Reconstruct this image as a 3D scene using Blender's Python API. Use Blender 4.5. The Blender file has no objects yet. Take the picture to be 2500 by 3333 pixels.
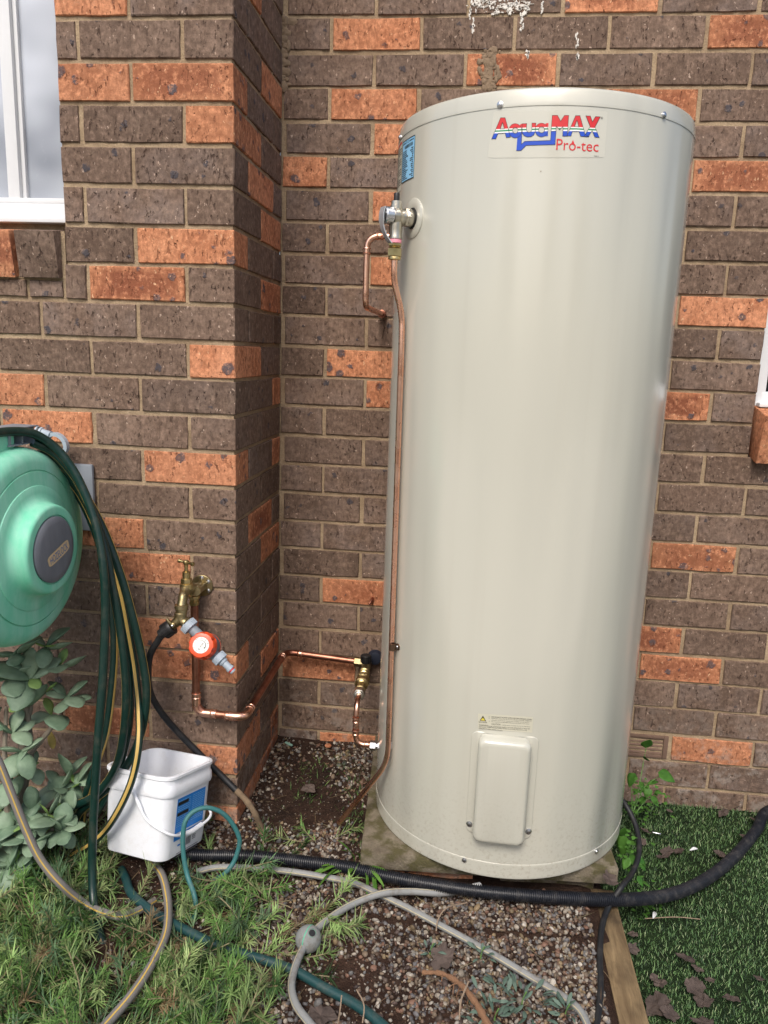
import bpy, bmesh, math, random
import numpy as np
from mathutils import Vector, Matrix, noise
from mathutils.geometry import tessellate_polygon

random.seed(7); rng = np.random.default_rng(7)
S = bpy.context.scene
COL = S.collection
R_ = math.radians

# ------------------------------------------------------------------ camera
CAMP = np.array([0.5475, -1.7859, 1.2025]); YAW, PITCH, ROLL, FPX = -0.10248, 0.20608, 0.03504, 2495.8
def cam_axes():
    cy, sy, cp, sp, cr, sr = math.cos(YAW), math.sin(YAW), math.cos(PITCH), math.sin(PITCH), math.cos(ROLL), math.sin(ROLL)
    f = np.array([sy*cp, cy*cp, -sp]); r = np.array([cy, -sy, 0.0]); u = np.cross(r, f)
    return cr*r + sr*u, -sr*r + cr*u, f
CR, CU, CF = cam_axes()
cam = bpy.data.cameras.new('camera'); camo = bpy.data.objects.new('camera', cam); COL.objects.link(camo)
m = Matrix.Identity(4)
for i in range(3):
    m[i][0], m[i][1], m[i][2], m[i][3] = CR[i], CU[i], -CF[i], CAMP[i]
camo.matrix_world = m
cam.sensor_fit = 'HORIZONTAL'; cam.sensor_width = 36; cam.lens = 36*FPX/2500
cam.clip_start = 0.02; cam.clip_end = 500
S.camera = camo
# ------------------------------------------------------------------ light: open shade, soft light from the yard side
SUN_EL, SUN_AZ = R_(50), R_(188)      # azimuth clockwise from +Y, where the light comes from
w = bpy.data.worlds.new('World'); S.world = w; w.use_nodes = True
nt = w.node_tree; bgn = nt.nodes['Background']
sky = nt.nodes.new('ShaderNodeTexSky'); sky.sky_type = 'NISHITA'; sky.sun_disc = False
sky.sun_elevation = SUN_EL; sky.sun_rotation = SUN_AZ; sky.air_density = 1.0; sky.dust_density = 4.0; sky.ozone_density = 1.0
nt.links.new(sky.outputs[0], bgn.inputs[0]); bgn.inputs[1].default_value = 0.12
sd = bpy.data.lights.new('sun', 'SUN'); sd.energy = 1.5; sd.angle = R_(20); sd.color = (1, .96, .9)
so = bpy.data.objects.new('sun', sd); COL.objects.link(so)
dv = Vector((math.sin(SUN_AZ)*math.cos(SUN_EL), math.cos(SUN_AZ)*math.cos(SUN_EL), math.sin(SUN_EL)))
so.rotation_euler = dv.to_track_quat('Z', 'Y').to_euler(); so.location = (0, -3, 6)
S.view_settings.view_transform = 'Standard'; S.view_settings.look = 'None'
S.view_settings.exposure = 0.55; S.view_settings.gamma = 1

# ------------------------------------------------------------------ helpers
def ray(px, py):
    return CF + CR*(px-1250)/FPX - CU*(py-1666.5)/FPX
def hit(px, py, ax, val):
    d = ray(px, py); return Vector(CAMP + d*((val-CAMP[ax])/d[ax]))
def V(px, py, y): return hit(px, py, 1, y)
def G(px, py, z): return hit(px, py, 2, z)
def XP(px, py, x): return hit(px, py, 0, x)
TC = np.array([.682, .0987]); TR = .322
def CYL(px, py, r=TR):
    d = ray(px, py); o = CAMP
    a = d[0]**2+d[1]**2; b = 2*((o[0]-TC[0])*d[0]+(o[1]-TC[1])*d[1]); c = (o[0]-TC[0])**2+(o[1]-TC[1])**2-r*r
    t = (-b-math.sqrt(max(b*b-4*a*c, 0)))/(2*a)
    return Vector(o+d*t)

def tag(o, label=None, cat=None, group=None, kind=None):
    if label: o['label'] = label
    if cat: o['category'] = cat
    if group: o['group'] = group
    if kind: o['kind'] = kind
    return o
def empty(name, loc, label, cat, group=None):
    o = bpy.data.objects.new(name, None); COL.objects.link(o); o.location = loc
    return tag(o, label, cat, group)
def adopt(o, parent):
    if parent is not None:
        o.parent = parent
        mw = Matrix.Translation(parent.location)
        p = parent.parent
        q = parent
        # parents are only ever translated (empties) or hold world-space meshes at the origin
        mw = world_of(parent)
        o.matrix_parent_inverse = mw.inverted()
    return o
def world_of(o):
    m = Matrix.LocRotScale(o.location, o.rotation_euler, o.scale)
    if o.parent is not None:
        m = world_of(o.parent) @ o.matrix_parent_inverse @ m
    return m
def link(name, me, mat=None, parent=None):
    o = bpy.data.objects.new(name, me); COL.objects.link(o)
    if mat is not None and len(me.materials) == 0: me.materials.append(mat)
    return adopt(o, parent)

class MB:
    """collects verts/faces; build() links them as ONE mesh object"""
    def __init__(s): s.v = []; s.f = []; s.mi = []; s.cur = 0; s.sm = []
    def add(s, vs, fs, smooth=True):
        b = len(s.v); s.v += [tuple(x) for x in vs]
        for f in fs: s.f.append([i+b for i in f]); s.mi.append(s.cur); s.sm.append(smooth)
        return s
    def box(s, c, size, rot=None, bevel=0.0, jit=0.0):
        bm = bmesh.new(); bmesh.ops.create_cube(bm, size=1)
        for v in bm.verts: v.co = Vector((v.co.x*size[0], v.co.y*size[1], v.co.z*size[2]))
        if bevel > 0: bmesh.ops.bevel(bm, geom=bm.edges[:], offset=bevel, segments=2, affect='EDGES', profile=.6)
        M = (rot if rot is not None else Matrix.Identity(3))
        bm.verts.index_update()
        vs = [M @ (v.co + Vector((random.uniform(-jit, jit), random.uniform(-jit, jit), random.uniform(-jit, jit)))) + Vector(c) for v in bm.verts]
        fs = [[v.index for v in f.verts] for f in bm.faces]; bm.free()
        return s.add(vs, fs, False)
    def lathe(s, prof, org, axis, seg=24, cap0=True, cap1=True, flat=False):
        """prof: (radius, distance along axis)"""
        a = Vector(axis).normalized(); t = Vector((0, 0, 1)) if abs(a.z) < .9 else Vector((1, 0, 0))
        e1 = a.cross(t).normalized(); e2 = a.cross(e1); o = Vector(org); vs = []; fs = []
        for r, h in prof:
            for k in range(seg):
                an = 2*math.pi*k/seg
                vs.append(o + a*h + e1*(r*math.cos(an)) + e2*(r*math.sin(an)))
        n = len(prof)
        for i in range(n-1):
            for k in range(seg):
                k2 = (k+1) % seg; fs.append([i*seg+k, i*seg+k2, (i+1)*seg+k2, (i+1)*seg+k])
        if cap0: fs.append(list(range(seg))[::-1])
        if cap1: fs.append([(n-1)*seg+k for k in range(seg)])
        return s.add(vs, fs, not flat)
    def tube(s, pts, r, seg=12, rf=None, caps=True, step=.008, smooth=True):
        P, T, N = path(pts, step); vs = []; fs = []
        n = len(P)
        for i in range(n):
            rr = r if rf is None else rf(i/(n-1), i)
            b = T[i].cross(N[i])
            for k in range(seg):
                an = 2*math.pi*k/seg
                vs.append(P[i] + (N[i]*math.cos(an) + b*math.sin(an))*rr)
        for i in range(n-1):
            for k in range(seg):
                k2 = (k+1) % seg; fs.append([i*seg+k, i*seg+k2, (i+1)*seg+k2, (i+1)*seg+k])
        if caps: fs += [list(range(seg))[::-1], [(n-1)*seg+k for k in range(seg)]]
        return s.add(vs, fs, smooth)
    def stripe(s, pts, r, width, ang, twist=0.0, step=.008, lift=.0004):
        P, T, N = path(pts, step); vs = []; fs = []; n = len(P); L = 0
        for i in range(n):
            if i: L += (P[i]-P[i-1]).length
            b = T[i].cross(N[i]); a0 = (ang(i/(n-1)) if callable(ang) else ang) + twist*L
            for k in range(4):
                an = a0 + (k/3-.5)*width/r
                vs.append(P[i] + (N[i]*math.cos(an) + b*math.sin(an))*(r+lift))
        for i in range(n-1):
            for k in range(3): fs.append([i*4+k, i*4+k+1, (i+1)*4+k+1, (i+1)*4+k])
        return s.add(vs, fs)
    def stripe_facing(s, pts, r, width, off=0.0, step=.008, lift=.0004, target=None):
        """stripe that stays on one side of the hose"""
        P, T, N = path(pts, step); vs = []; fs = []; n = len(P); tg = Vector(target)
        for i in range(n):
            b = T[i].cross(N[i]); d = (tg-P[i])
            a0 = math.atan2(d.dot(b), d.dot(N[i])) + off
            for k in range(4):
                an = a0 + (k/3-.5)*width/r
                vs.append(P[i] + (N[i]*math.cos(an) + b*math.sin(an))*(r+lift))
        for i in range(n-1):
            for k in range(3): fs.append([i*4+k, i*4+k+1, (i+1)*4+k+1, (i+1)*4+k])
        return s.add(vs, fs)
    def build(s, name, mats, parent=None):
        me = bpy.data.meshes.new(name); me.from_pydata(s.v, [], s.f)
        if not isinstance(mats, (list, tuple)): mats = [mats]
        for x in mats: me.materials.append(x)
        me.polygons.foreach_set('use_smooth', s.sm); me.polygons.foreach_set('material_index', s.mi)
        me.validate(); me.set_sharp_from_angle(angle=R_(38)); me.update()
        return link(name, me, None, parent)

_pc = {}
def path(pts, step=.008):
    pts = [Vector(p) for p in pts]
    key = (tuple(tuple(p) for p in pts), step)
    if key in _pc: return _pc[key]
    if len(pts) == 2: dense = [pts[0].lerp(pts[1], i/20) for i in range(21)]
    else:
        q = [pts[0]*2-pts[1]] + pts + [pts[-1]*2-pts[-2]]; dense = []
        for i in range(1, len(q)-2):
            p0, p1, p2, p3 = q[i-1], q[i], q[i+1], q[i+2]
            # centripetal Catmull-Rom
            t0 = 0; t1 = t0+max((p1-p0).length, 1e-6)**.5; t2 = t1+max((p2-p1).length, 1e-6)**.5; t3 = t2+max((p3-p2).length, 1e-6)**.5
            nn = max(4, int((p2-p1).length/step*1.5))
            for j in range(nn):
                t = t1+(t2-t1)*j/nn
                a1 = p0*((t1-t)/(t1-t0))+p1*((t-t0)/(t1-t0)); a2 = p1*((t2-t)/(t2-t1))+p2*((t-t1)/(t2-t1)); a3 = p2*((t3-t)/(t3-t2))+p3*((t-t2)/(t3-t2))
                b1 = a1*((t2-t)/(t2-t0))+a2*((t-t0)/(t2-t0)); b2 = a2*((t3-t)/(t3-t1))+a3*((t-t1)/(t3-t1))
                dense.append(b1*((t2-t)/(t2-t1))+b2*((t-t1)/(t2-t1)))
        dense.append(pts[-1])
    # resample evenly
    L = [0.0]
    for i in range(1, len(dense)): L.append(L[-1]+(dense[i]-dense[i-1]).length)
    n = max(3, int(L[-1]/step)+1); P = []; j = 0
    for i in range(n):
        t = L[-1]*i/(n-1)
        while j < len(L)-2 and L[j+1] < t: j += 1
        d = L[j+1]-L[j]; P.append(dense[j].lerp(dense[j+1], (t-L[j])/d if d > 1e-9 else 0))
    T = [(P[min(i+1, n-1)]-P[max(i-1, 0)]).normalized() for i in range(n)]
    up = Vector((0, 0, 1)) if abs(T[0].z) < .9 else Vector((0, -1, 0))
    N = [(up-T[0]*up.dot(T[0])).normalized()]
    for i in range(1, n):
        v = N[-1]-T[i]*N[-1].dot(T[i]); N.append(v.normalized())
    _pc[key] = (P, T, N); return _pc[key]

def rounded(pts, r, n=6):
    """polyline with its inner corners rounded (pipe bends)"""
    pts = [Vector(p) for p in pts]; out = [pts[0]]
    for i in range(1, len(pts)-1):
        a = (pts[i-1]-pts[i]); b = (pts[i+1]-pts[i]); rr = min(r, a.length*.48, b.length*.48)
        p0 = pts[i]+a.normalized()*rr; p2 = pts[i]+b.normalized()*rr
        for k in range(n+1):
            t = k/n; out.append(p0*(1-t)**2+pts[i]*(2*t*(1-t))+p2*t*t)
    out.append(pts[-1])
    # straight runs need support points so the spline does not bulge
    res = [out[0]]
    for p in out[1:]:
        d = (p-res[-1]).length
        if d > .03:
            k = int(d/.015); a = res[-1]
            for j in range(1, k): res.append(a.lerp(p, j/k))
        res.append(p)
    return res

def fast_mesh(name, verts, tris, mats, parent=None, tone=None, smooth=True):
    me = bpy.data.meshes.new(name); nv, nf = len(verts), len(tris)
    me.vertices.add(nv); me.vertices.foreach_set('co', np.asarray(verts, np.float32).ravel())
    k = tris.shape[1]
    me.loops.add(nf*k); me.loops.foreach_set('vertex_index', np.asarray(tris, np.int32).ravel())
    me.polygons.add(nf); me.polygons.foreach_set('loop_start', np.arange(0, nf*k, k, dtype=np.int32))
    me.polygons.foreach_set('use_smooth', np.full(nf, smooth))
    me.update(calc_edges=True)
    if tone is not None:
        a = me.color_attributes.new('tone', 'FLOAT_COLOR', 'POINT'); c = np.ones((nv, 4), np.float32); c[:, :3] = tone
        a.data.foreach_set('color', c.ravel())
    me.materials.append(mats)
    return link(name, me, None, parent)

# ------------------------------------------------------------------ node materials
class NT:
    def __init__(s, name):
        s.m = bpy.data.materials.new(name); s.m.use_nodes = True; s.t = s.m.node_tree
        s.b = s.t.nodes['Principled BSDF']; s.out = s.t.nodes['Material Output']
    def n(s, typ, **kw):
        x = s.t.nodes.new('ShaderNode'+typ)
        for k, v in kw.items():
            if k.startswith('i_'):
                x.inputs[k[2:].replace('_', ' ')].default_value = v
            else: setattr(x, k, v)
        return x
    def l(s, a, b): s.t.links.new(a, b)
    def put(s, name, v):
        i = s.b.inputs[name]
        if hasattr(v, 'is_linked'): s.l(v, i)
        else: i.default_value = v
    def math(s, op, a, b=None, clamp=False):
        x = s.n('Math', operation=op, use_clamp=clamp)
        for k, v in enumerate((a, b)):
            if v is None: continue
            if hasattr(v, 'is_linked'): s.l(v, x.inputs[k])
            else: x.inputs[k].default_value = v
        return x.outputs[0]
    def mix(s, fac, a, b, mode='MIX'):
        x = s.n('Mix', data_type='RGBA', blend_type=mode)
        for k, v in ((0, fac), (6, a), (7, b)):
            if hasattr(v, 'is_linked'): s.l(v, x.inputs[k])
            elif k == 0: x.inputs[0].default_value = v
            else: x.inputs[k].default_value = (*v, 1)
        return x.outputs[2]
    def ramp(s, v, stops, interp='LINEAR'):
        x = s.n('ValToRGB'); r = x.color_ramp; r.interpolation = interp
        while len(r.elements) < len(stops): r.elements.new(.5)
        for e, (p, c) in zip(r.elements, stops):
            e.position = p; e.color = (*c, 1) if hasattr(c, '__len__') else (c, c, c, 1)
        s.l(v, x.inputs[0]); return x.outputs[0]
    def noise(s, vec, scale, detail=2, rough=.5, dist=0.0):
        x = s.n('TexNoise'); x.inputs['Scale'].default_value = scale; x.inputs['Detail'].default_value = detail
        x.inputs['Roughness'].default_value = rough; x.inputs['Distortion'].default_value = dist
        if vec is not None: s.l(vec, x.inputs['Vector'])
        return x.outputs[0]
    def voro(s, vec, scale, feature='F1', rand=1.0):
        x = s.n('TexVoronoi', feature=feature); x.inputs['Scale'].default_value = scale; x.inputs['Randomness'].default_value = rand
        if vec is not None: s.l(vec, x.inputs['Vector'])
        return x
    def vmul(s, vec, v):
        x = s.n('VectorMath', operation='MULTIPLY'); s.l(vec, x.inputs[0]); x.inputs[1].default_value = v; return x.outputs[0]
    def vadd(s, a, b):
        x = s.n('VectorMath', operation='ADD'); s.l(a, x.inputs[0])
        if hasattr(b, 'is_linked'): s.l(b, x.inputs[1])
        else: x.inputs[1].default_value = b
        return x.outputs[0]
    def bump(s, h, strength=.5, dist=.01, normal=None):
        x = s.n('Bump'); x.inputs['Strength'].default_value = strength; x.inputs['Distance'].default_value = dist
        s.l(h, x.inputs['Height'])
        if normal is not None: s.l(normal, x.inputs['Normal'])
        return x.outputs[0]
    def obj(s): return s.n('TexCoord').outputs['Object']
    def done(s, color=None, rough=None, normal=None, metal=None, spec=None):
        if color is not None: s.put('Base Color', color if hasattr(color, 'is_linked') else (*color, 1))
        if rough is not None: s.put('Roughness', rough)
        if normal is not None: s.put('Normal', normal)
        if metal is not None: s.put('Metallic', metal)
        if spec is not None: s.put('Specular IOR Level', spec)
        return s.m

def simple(name, color, rough=.5, metal=0.0, spec=.5, var=.15, nscale=30, bump=0.0, bscale=200, coat=0.0):
    """plain surface with a little uneven tone, wear and fine relief"""
    t = NT(name); o = t.obj(); nz = t.noise(o, nscale, 4, .6)
    c = t.mix(nz, [x*(1-var) for x in color], [min(1, x*(1+var)) for x in color])
    r = t.math('ADD', rough-.08, t.math('MULTIPLY', t.noise(o, nscale*2.3, 3), .16))
    nrm = t.bump(t.noise(o, bscale, 3), bump, .002) if bump else None
    if coat: t.put('Coat Weight', coat)
    return t.done(c, r, nrm, metal, spec)

def brick_mat(name, dark, light, kind):
    t = NT(name); oi = t.n('ObjectInfo'); o = t.obj()
    off = t.n('CombineXYZ'); rr = t.math('MULTIPLY', oi.outputs['Random'], 57.0)
    for k in range(3): t.l(t.math('MULTIPLY', rr, 1.0+.37*k), off.inputs[k])
    p = t.vadd(o, off.outputs[0])
    st = t.vmul(p, (1, 1, .42))
    big = t.noise(p, 9, 3, .6); fine = t.noise(st, 170, 4, .65)
    col = t.mix(t.ramp(big, [(.3, 0), (.7, 1)]), dark, light)
    # tone of each brick
    wn = t.n('TexWhiteNoise', noise_dimensions='1D'); t.l(rr, wn.inputs['W'])
    tone = t.math('ADD', .78, t.math('MULTIPLY', wn.outputs['Value'], .44))
    gcol = t.n('CombineColor'); [t.l(tone, gcol.inputs[k]) for k in range(3)]
    col = t.mix(1.0, col, gcol.outputs[0], 'MULTIPLY')
    col = t.mix(t.ramp(t.noise(t.vmul(p, (1, 1, .12)), 26, 3), [(.5, 0), (.72, .35)]), col, [c*1.35 for c in light])
    col = t.mix(t.ramp(fine, [(.35, .55), (.65, 0)]), col, [c*.55 for c in dark])
    if kind == 'orange':
        # some bricks are burnt darker in the middle
        sx = t.n('SeparateXYZ'); t.l(o, sx.inputs[0])
        ex = t.math('DIVIDE', t.math('ABSOLUTE', sx.outputs[0]), .112); ez = t.math('DIVIDE', t.math('ABSOLUTE', sx.outputs[2]), .038)
        e = t.math('SUBTRACT', t.math('MAXIMUM', ex, ez), t.math('MULTIPLY', t.noise(p, 34, 4, .7), 1.1))
        msk = t.ramp(e, [(0, 1), (.42, 0)])
        wsel = t.ramp(wn.outputs['Value'], [(.45, 0), (.6, 1)])
        wn2 = t.n('TexWhiteNoise', noise_dimensions='1D'); t.l(t.math('ADD', rr, 3.3), wn2.inputs['W'])
        sel = t.math('MULTIPLY', msk, t.ramp(wn2.outputs['Value'], [(.4, 0), (.9, .8)]))
        col = t.mix(sel, col, (.19, .055, .03))
        # paler, peach coloured bricks
        col = t.mix(t.math('MULTIPLY', t.ramp(wn2.outputs['Value'], [(0, .55), (.3, 0)]), t.ramp(big, [(.35, 0), (.6, 1)])), col, (.66, .3, .17))
    else:
        wn2 = t.n('TexWhiteNoise', noise_dimensions='1D'); t.l(t.math('ADD', rr, 3.3), wn2.inputs['W'])
        col = t.mix(t.math('MULTIPLY', t.ramp(wn2.outputs['Value'], [(.3, 0), (1, .6)]), t.ramp(t.noise(p, 14, 2), [(.4, 0), (.65, 1)])), col, (.225, .172, .15))
    # iron spots
    nv = t.n('TexNoise'); nv.inputs['Scale'].default_value = 90; t.l(p, nv.inputs['Vector'])
    sc = t.n('VectorMath', operation='SCALE'); t.l(nv.outputs['Color'], sc.inputs[0]); sc.inputs['Scale'].default_value = .016
    vp = t.vadd(p, sc.outputs[0])
    vo = t.voro(vp, 27); sc2 = t.n('SeparateColor'); t.l(vo.outputs['Color'], sc2.inputs[0])
    rad = t.math('MULTIPLY', t.math('SUBTRACT', sc2.outputs[0], .36 if kind == 'orange' else .48), .68 if kind == 'orange' else .62)
    spot = t.math('MULTIPLY', t.math('SUBTRACT', rad, vo.outputs['Distance']), 14, clamp=True)
    halo = t.math('MULTIPLY', t.math('ADD', .12, t.math('SUBTRACT', rad, vo.outputs['Distance'])), 5, clamp=True)
    halo = t.math('MULTIPLY', halo, t.math('GREATER_THAN', rad, .02))
    if kind == 'orange': col = t.mix(t.math('MULTIPLY', halo, .45), col, (.3, .08, .035))
    col = t.mix(t.math('MULTIPLY', spot, .92), col, (.075, .078, .092) if kind == 'orange' else (.06, .058, .07))
    # drag cracks and pits, pale grit
    cr = t.noise(t.vmul(p, (1, 1, .42)), 135, 2, .6, .25)
    pit = t.math('MULTIPLY', t.ramp(cr, [(.6, 0), (.67, 1)]), t.ramp(t.noise(p, 28, 3), [(.38, .15), (.6, 1)]))
    col = t.mix(t.math('MULTIPLY', pit, .75), col, (.045, .022, .015) if kind != 'orange' else (.16, .05, .025))
    gr = t.voro(t.vmul(vp, (1, 1, .5)), 210); sc3 = t.n('SeparateColor'); t.l(gr.outputs['Color'], sc3.inputs[0])
    chip = t.math('MULTIPLY', t.math('LESS_THAN', gr.outputs['Distance'], t.math('MULTIPLY', sc3.outputs[1], .42)), t.math('GREATER_THAN', sc3.outputs[0], .915))
    col = t.mix(t.math('MULTIPLY', chip, .8), col, (.56, .42, .33) if kind != 'orange' else (.78, .5, .3))
    wg = t.n('NewGeometry').outputs['Position']; col = t.mix(t.ramp(t.noise(wg, 3.1, 4, .6), [(.33, .25), (.55, 0)]), col, [c*.7 for c in dark])
    mot = t.noise(p, 75, 4, .7); col = t.mix(t.ramp(mot, [(.36, .5), (.5, 0)]), col, [c*.55 for c in dark]); col = t.mix(t.ramp(mot, [(.52, 0), (.7, .5)]), col, [min(1, c*1.5) for c in light]); col = t.mix(t.ramp(t.noise(wg, 47, 5, .7), [(.58, 0), (.75, .45)]), col, (.3, .225, .16) if kind != 'orange' else (.5, .3, .19))
    # weathering: pale salts on the lowest courses only
    geo = t.n('NewGeometry'); sz = t.n('SeparateXYZ'); t.l(geo.outputs['Position'], sz.inputs[0])
    low = t.math('MULTIPLY', t.ramp(t.math('MULTIPLY', t.math('SUBTRACT', .22, sz.outputs[2]), 4), [(0, 0), (1, 1)]), t.ramp(t.noise(geo.outputs['Position'], 26, 5, .65), [(.48, 0), (.62, .6)]))
    col = t.mix(low, col, (.34, .29, .25))
    h = t.math('SUBTRACT', t.math('ADD', t.math('MULTIPLY', fine, .6), t.math('MULTIPLY', t.noise(p, 420, 2), .25)), t.math('MULTIPLY', pit, .9))
    h = t.math('ADD', h, t.math('MULTIPLY', spot, .3))
    nrm = t.bump(h, .85, .004)
    return t.done(col, .88, nrm, spec=.25)

def mortar_mat():
    t = NT('sandy_mortar'); g = t.n('NewGeometry').outputs['Position']
    n1 = t.noise(g, 7, 4, .6); n2 = t.noise(g, 240, 3, .6); n3 = t.noise(g, 40, 4, .6)
    c = t.mix(t.ramp(n1, [(.3, 0), (.7, 1)]), (.3, .215, .135), (.48, .365, .24)); c = t.mix(t.ramp(n2, [(.35, .4), (.6, 0)]), c, (.19, .13, .08)); c = t.mix(t.ramp(t.noise(g, 16, 5, .7), [(.5, 0), (.75, .55)]), c, (.16, .105, .07))
    c = t.mix(t.ramp(n3, [(.6, 0), (.75, .35)]), c, (.46, .37, .27))
    return t.done(c, .95, t.bump(t.math('ADD', n2, t.math('MULTIPLY', n3, 1.5)), .7, .003), spec=.15)

def tone_mat(name, rough=.8, spec=.3, nscale=300, trans=0.0, sat=None):
    t = NT(name); a = t.n('Attribute', attribute_name='tone'); nz = t.noise(t.obj(), nscale, 3)
    c = t.mix(t.ramp(nz, [(.3, 0), (.7, .3)]), a.outputs['Color'], (.5, .5, .5), 'MULTIPLY')
    m_ = t.done(c, rough, t.bump(nz, .3, .002), spec=spec)
    if trans:
        tr = t.n('BsdfTranslucent'); t.l(c, tr.inputs[0]); mx = t.n('MixShader'); mx.inputs[0].default_value = trans
        t.l(t.b.outputs[0], mx.inputs[1]); t.l(tr.outputs[0], mx.inputs[2]); t.l(mx.outputs[0], t.out.inputs[0])
    return m_

def tank_mat(name, col):
    t = NT(name); o = t.obj()
    wv = t.noise(t.vmul(o, (5, 5, .55)), 1.0, 2, .5)
    wv2 = t.noise(t.vmul(o, (1, 1, .3)), 2.6, 2, .5)
    peel = t.noise(o, 900, 2)
    sm = t.noise(o, 2.5, 1, .5)
    c = t.mix(sm, col, [x*.97 for x in col])
    n1 = t.bump(t.math('ADD', t.math('MULTIPLY', wv, 1.2), wv2), .8, .03); n2 = t.bump(peel, .05, .0006, n1)
    zz = t.n('SeparateXYZ'); t.l(o, zz.inputs[0]); lowz = t.ramp(zz.outputs[2], [(.04, 1), (.3, 0)])
    c = t.mix(t.math('MULTIPLY', t.math('MULTIPLY', lowz, t.ramp(t.noise(o, 120, 5, .75), [(.52, 0), (.68, 1)])), .5), c, (.3, .24, .17))
    c = t.mix(t.ramp(t.noise(t.vmul(o, (30, 30, .8)), 1.0, 4, .6), [(.55, 0), (.8, .12)]), c, (.4, .36, .28))
    t.put('Coat Weight', .85); t.put('Coat Roughness', .15); t.put('Coat IOR', 1.6)
    return t.done(c, .26, n2, spec=.55)

def copper_mat(name, a, b, rough=.22):
    t = NT(name); o = t.obj(); n1 = t.noise(o, 22, 5, .65); n2 = t.noise(o, 90, 4, .6)
    c = t.mix(t.ramp(n1, [(.35, 0), (.7, 1)]), a, b)
    r = t.math('ADD', rough, t.math('MULTIPLY', n1, .22))
    return t.done(c, r, t.bump(n2, .12, .001), metal=1.0)

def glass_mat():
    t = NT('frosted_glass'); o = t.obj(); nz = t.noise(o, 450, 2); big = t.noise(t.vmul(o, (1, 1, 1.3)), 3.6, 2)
    c = t.mix(t.ramp(big, [(.3, 0), (.7, 1)]), (.2, .22, .26), (.64, .68, .75))  # pale blue-grey reflections on the panes, put into the base colour as blotches
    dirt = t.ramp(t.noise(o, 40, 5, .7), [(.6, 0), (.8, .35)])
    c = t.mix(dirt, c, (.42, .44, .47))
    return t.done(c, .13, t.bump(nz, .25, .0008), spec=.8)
def soil_mat():
    t = NT('damp_soil'); g = t.n('NewGeometry').outputs['Position']
    n1 = t.noise(g, 6, 5, .65); n2 = t.noise(g, 60, 5, .7); n3 = t.noise(g, 260, 3)
    c = t.mix(t.ramp(n1, [(.35, 0), (.65, 1)]), (.018, .01, .007), (.05, .026, .017)); c = t.mix(t.ramp(n2, [(.45, 0), (.7, .7)]), c, (.075, .046, .032))
    return t.done(c, .93, t.bump(t.math('ADD', n2, t.math('MULTIPLY', n3, .5)), 1.0, .012), spec=.2)
def lawn_mat():
    t = NT('lawn_ground'); g = t.n('NewGeometry').outputs['Position']
    c = t.mix(t.ramp(t.noise(g, 30, 5, .7), [(.35, 0), (.7, 1)]), (.012, .02, .01), (.03, .055, .02))
    return t.done(c, .95, t.bump(t.noise(g, 300, 3), .8, .01), spec=.1)
def wood_mat():
    t = NT('treated_pine'); o = t.obj(); st = t.vmul(o, (9, 1.1, 9))
    n1 = t.noise(st, 9, 5, .6, .6); n2 = t.noise(t.vmul(o, (30, 3, 30)), 16, 3); n3 = t.noise(o, 9, 4, .6)
    c = t.mix(t.ramp(n1, [(.3, 0), (.7, 1)]), (.13, .085, .045), (.33, .235, .125))
    c = t.mix(t.ramp(n3, [(.42, 0), (.66, .85)]), c, (.085, .06, .036))
    return t.done(c, .8, t.bump(t.math('ADD', n1, n2), .5, .003), spec=.25)
def slab_mat():
    t = NT('mossy_concrete'); g = t.n('NewGeometry').outputs['Position']
    n1 = t.noise(g, 11, 5, .65); n2 = t.noise(g, 180, 4, .6); n3 = t.noise(g, 24, 4, .6)
    c = t.mix(t.ramp(n1, [(.3, 0), (.7, 1)]), (.1, .078, .055), (.28, .24, .175))
    c = t.mix(t.ramp(n3, [(.44, 0), (.6, .85)]), c, (.075, .068, .024)); c = t.mix(t.ramp(n2, [(.3, .5), (.5, 0)]), c, (.1, .08, .055))
    return t.done(c, .9, t.bump(t.math('ADD', n2, n3), .6, .004), spec=.2)
def hose_mat(name, col, dirt=(.18, .14, .1), amt=.5, rough=.4):
    t = NT(name); o = t.obj(); n1 = t.noise(o, 35, 5, .7); n2 = t.noise(o, 300, 3)
    c = t.mix(t.ramp(n1, [(.5, 0), (.75, amt)]), col, dirt)
    return t.done(c, t.math('ADD', rough, t.math('MULTIPLY', n1, .25)), t.bump(t.math('ADD', n2, n1), .25, .0012), spec=.5)
def reel_mat(name, col, pale):
    t = NT(name); o = t.obj(); n1 = t.noise(t.vmul(o, (6, 6, 1.6)), 3, 5, .65); n2 = t.noise(o, 500, 3)
    c = t.mix(t.ramp(n1, [(.35, 0), (.75, .8)]), col, pale)
    return t.done(c, t.math('ADD', .46, t.math('MULTIPLY', n1, .3)), t.bump(n2, .25, .0008), spec=.4)
def leaf_mat(name, a, b, edge=None, rough=.5, trans=.12):
    t = NT(name); oi = t.n('ObjectInfo'); o = t.obj(); nz = t.noise(o, 60, 4, .6)
    c = t.mix(oi.outputs['Random'], a, b); c = t.mix(t.ramp(nz, [(.4, 0), (.75, .5)]), c, [x*1.5 for x in b])
    if edge: c = t.mix(t.ramp(t.noise(o, 22, 3), [(.62, 0), (.72, .6)]), c, edge)
    m_ = t.done(c, rough, t.bump(nz, .2, .002), spec=.35)
    if trans:
        tr = t.n('BsdfTranslucent'); t.l(c, tr.inputs[0]); mx = t.n('MixShader'); mx.inputs[0].default_value = trans
        t.l(t.b.outputs[0], mx.inputs[1]); t.l(tr.outputs[0], mx.inputs[2]); t.l(mx.outputs[0], t.out.inputs[0])
    return m_

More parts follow.
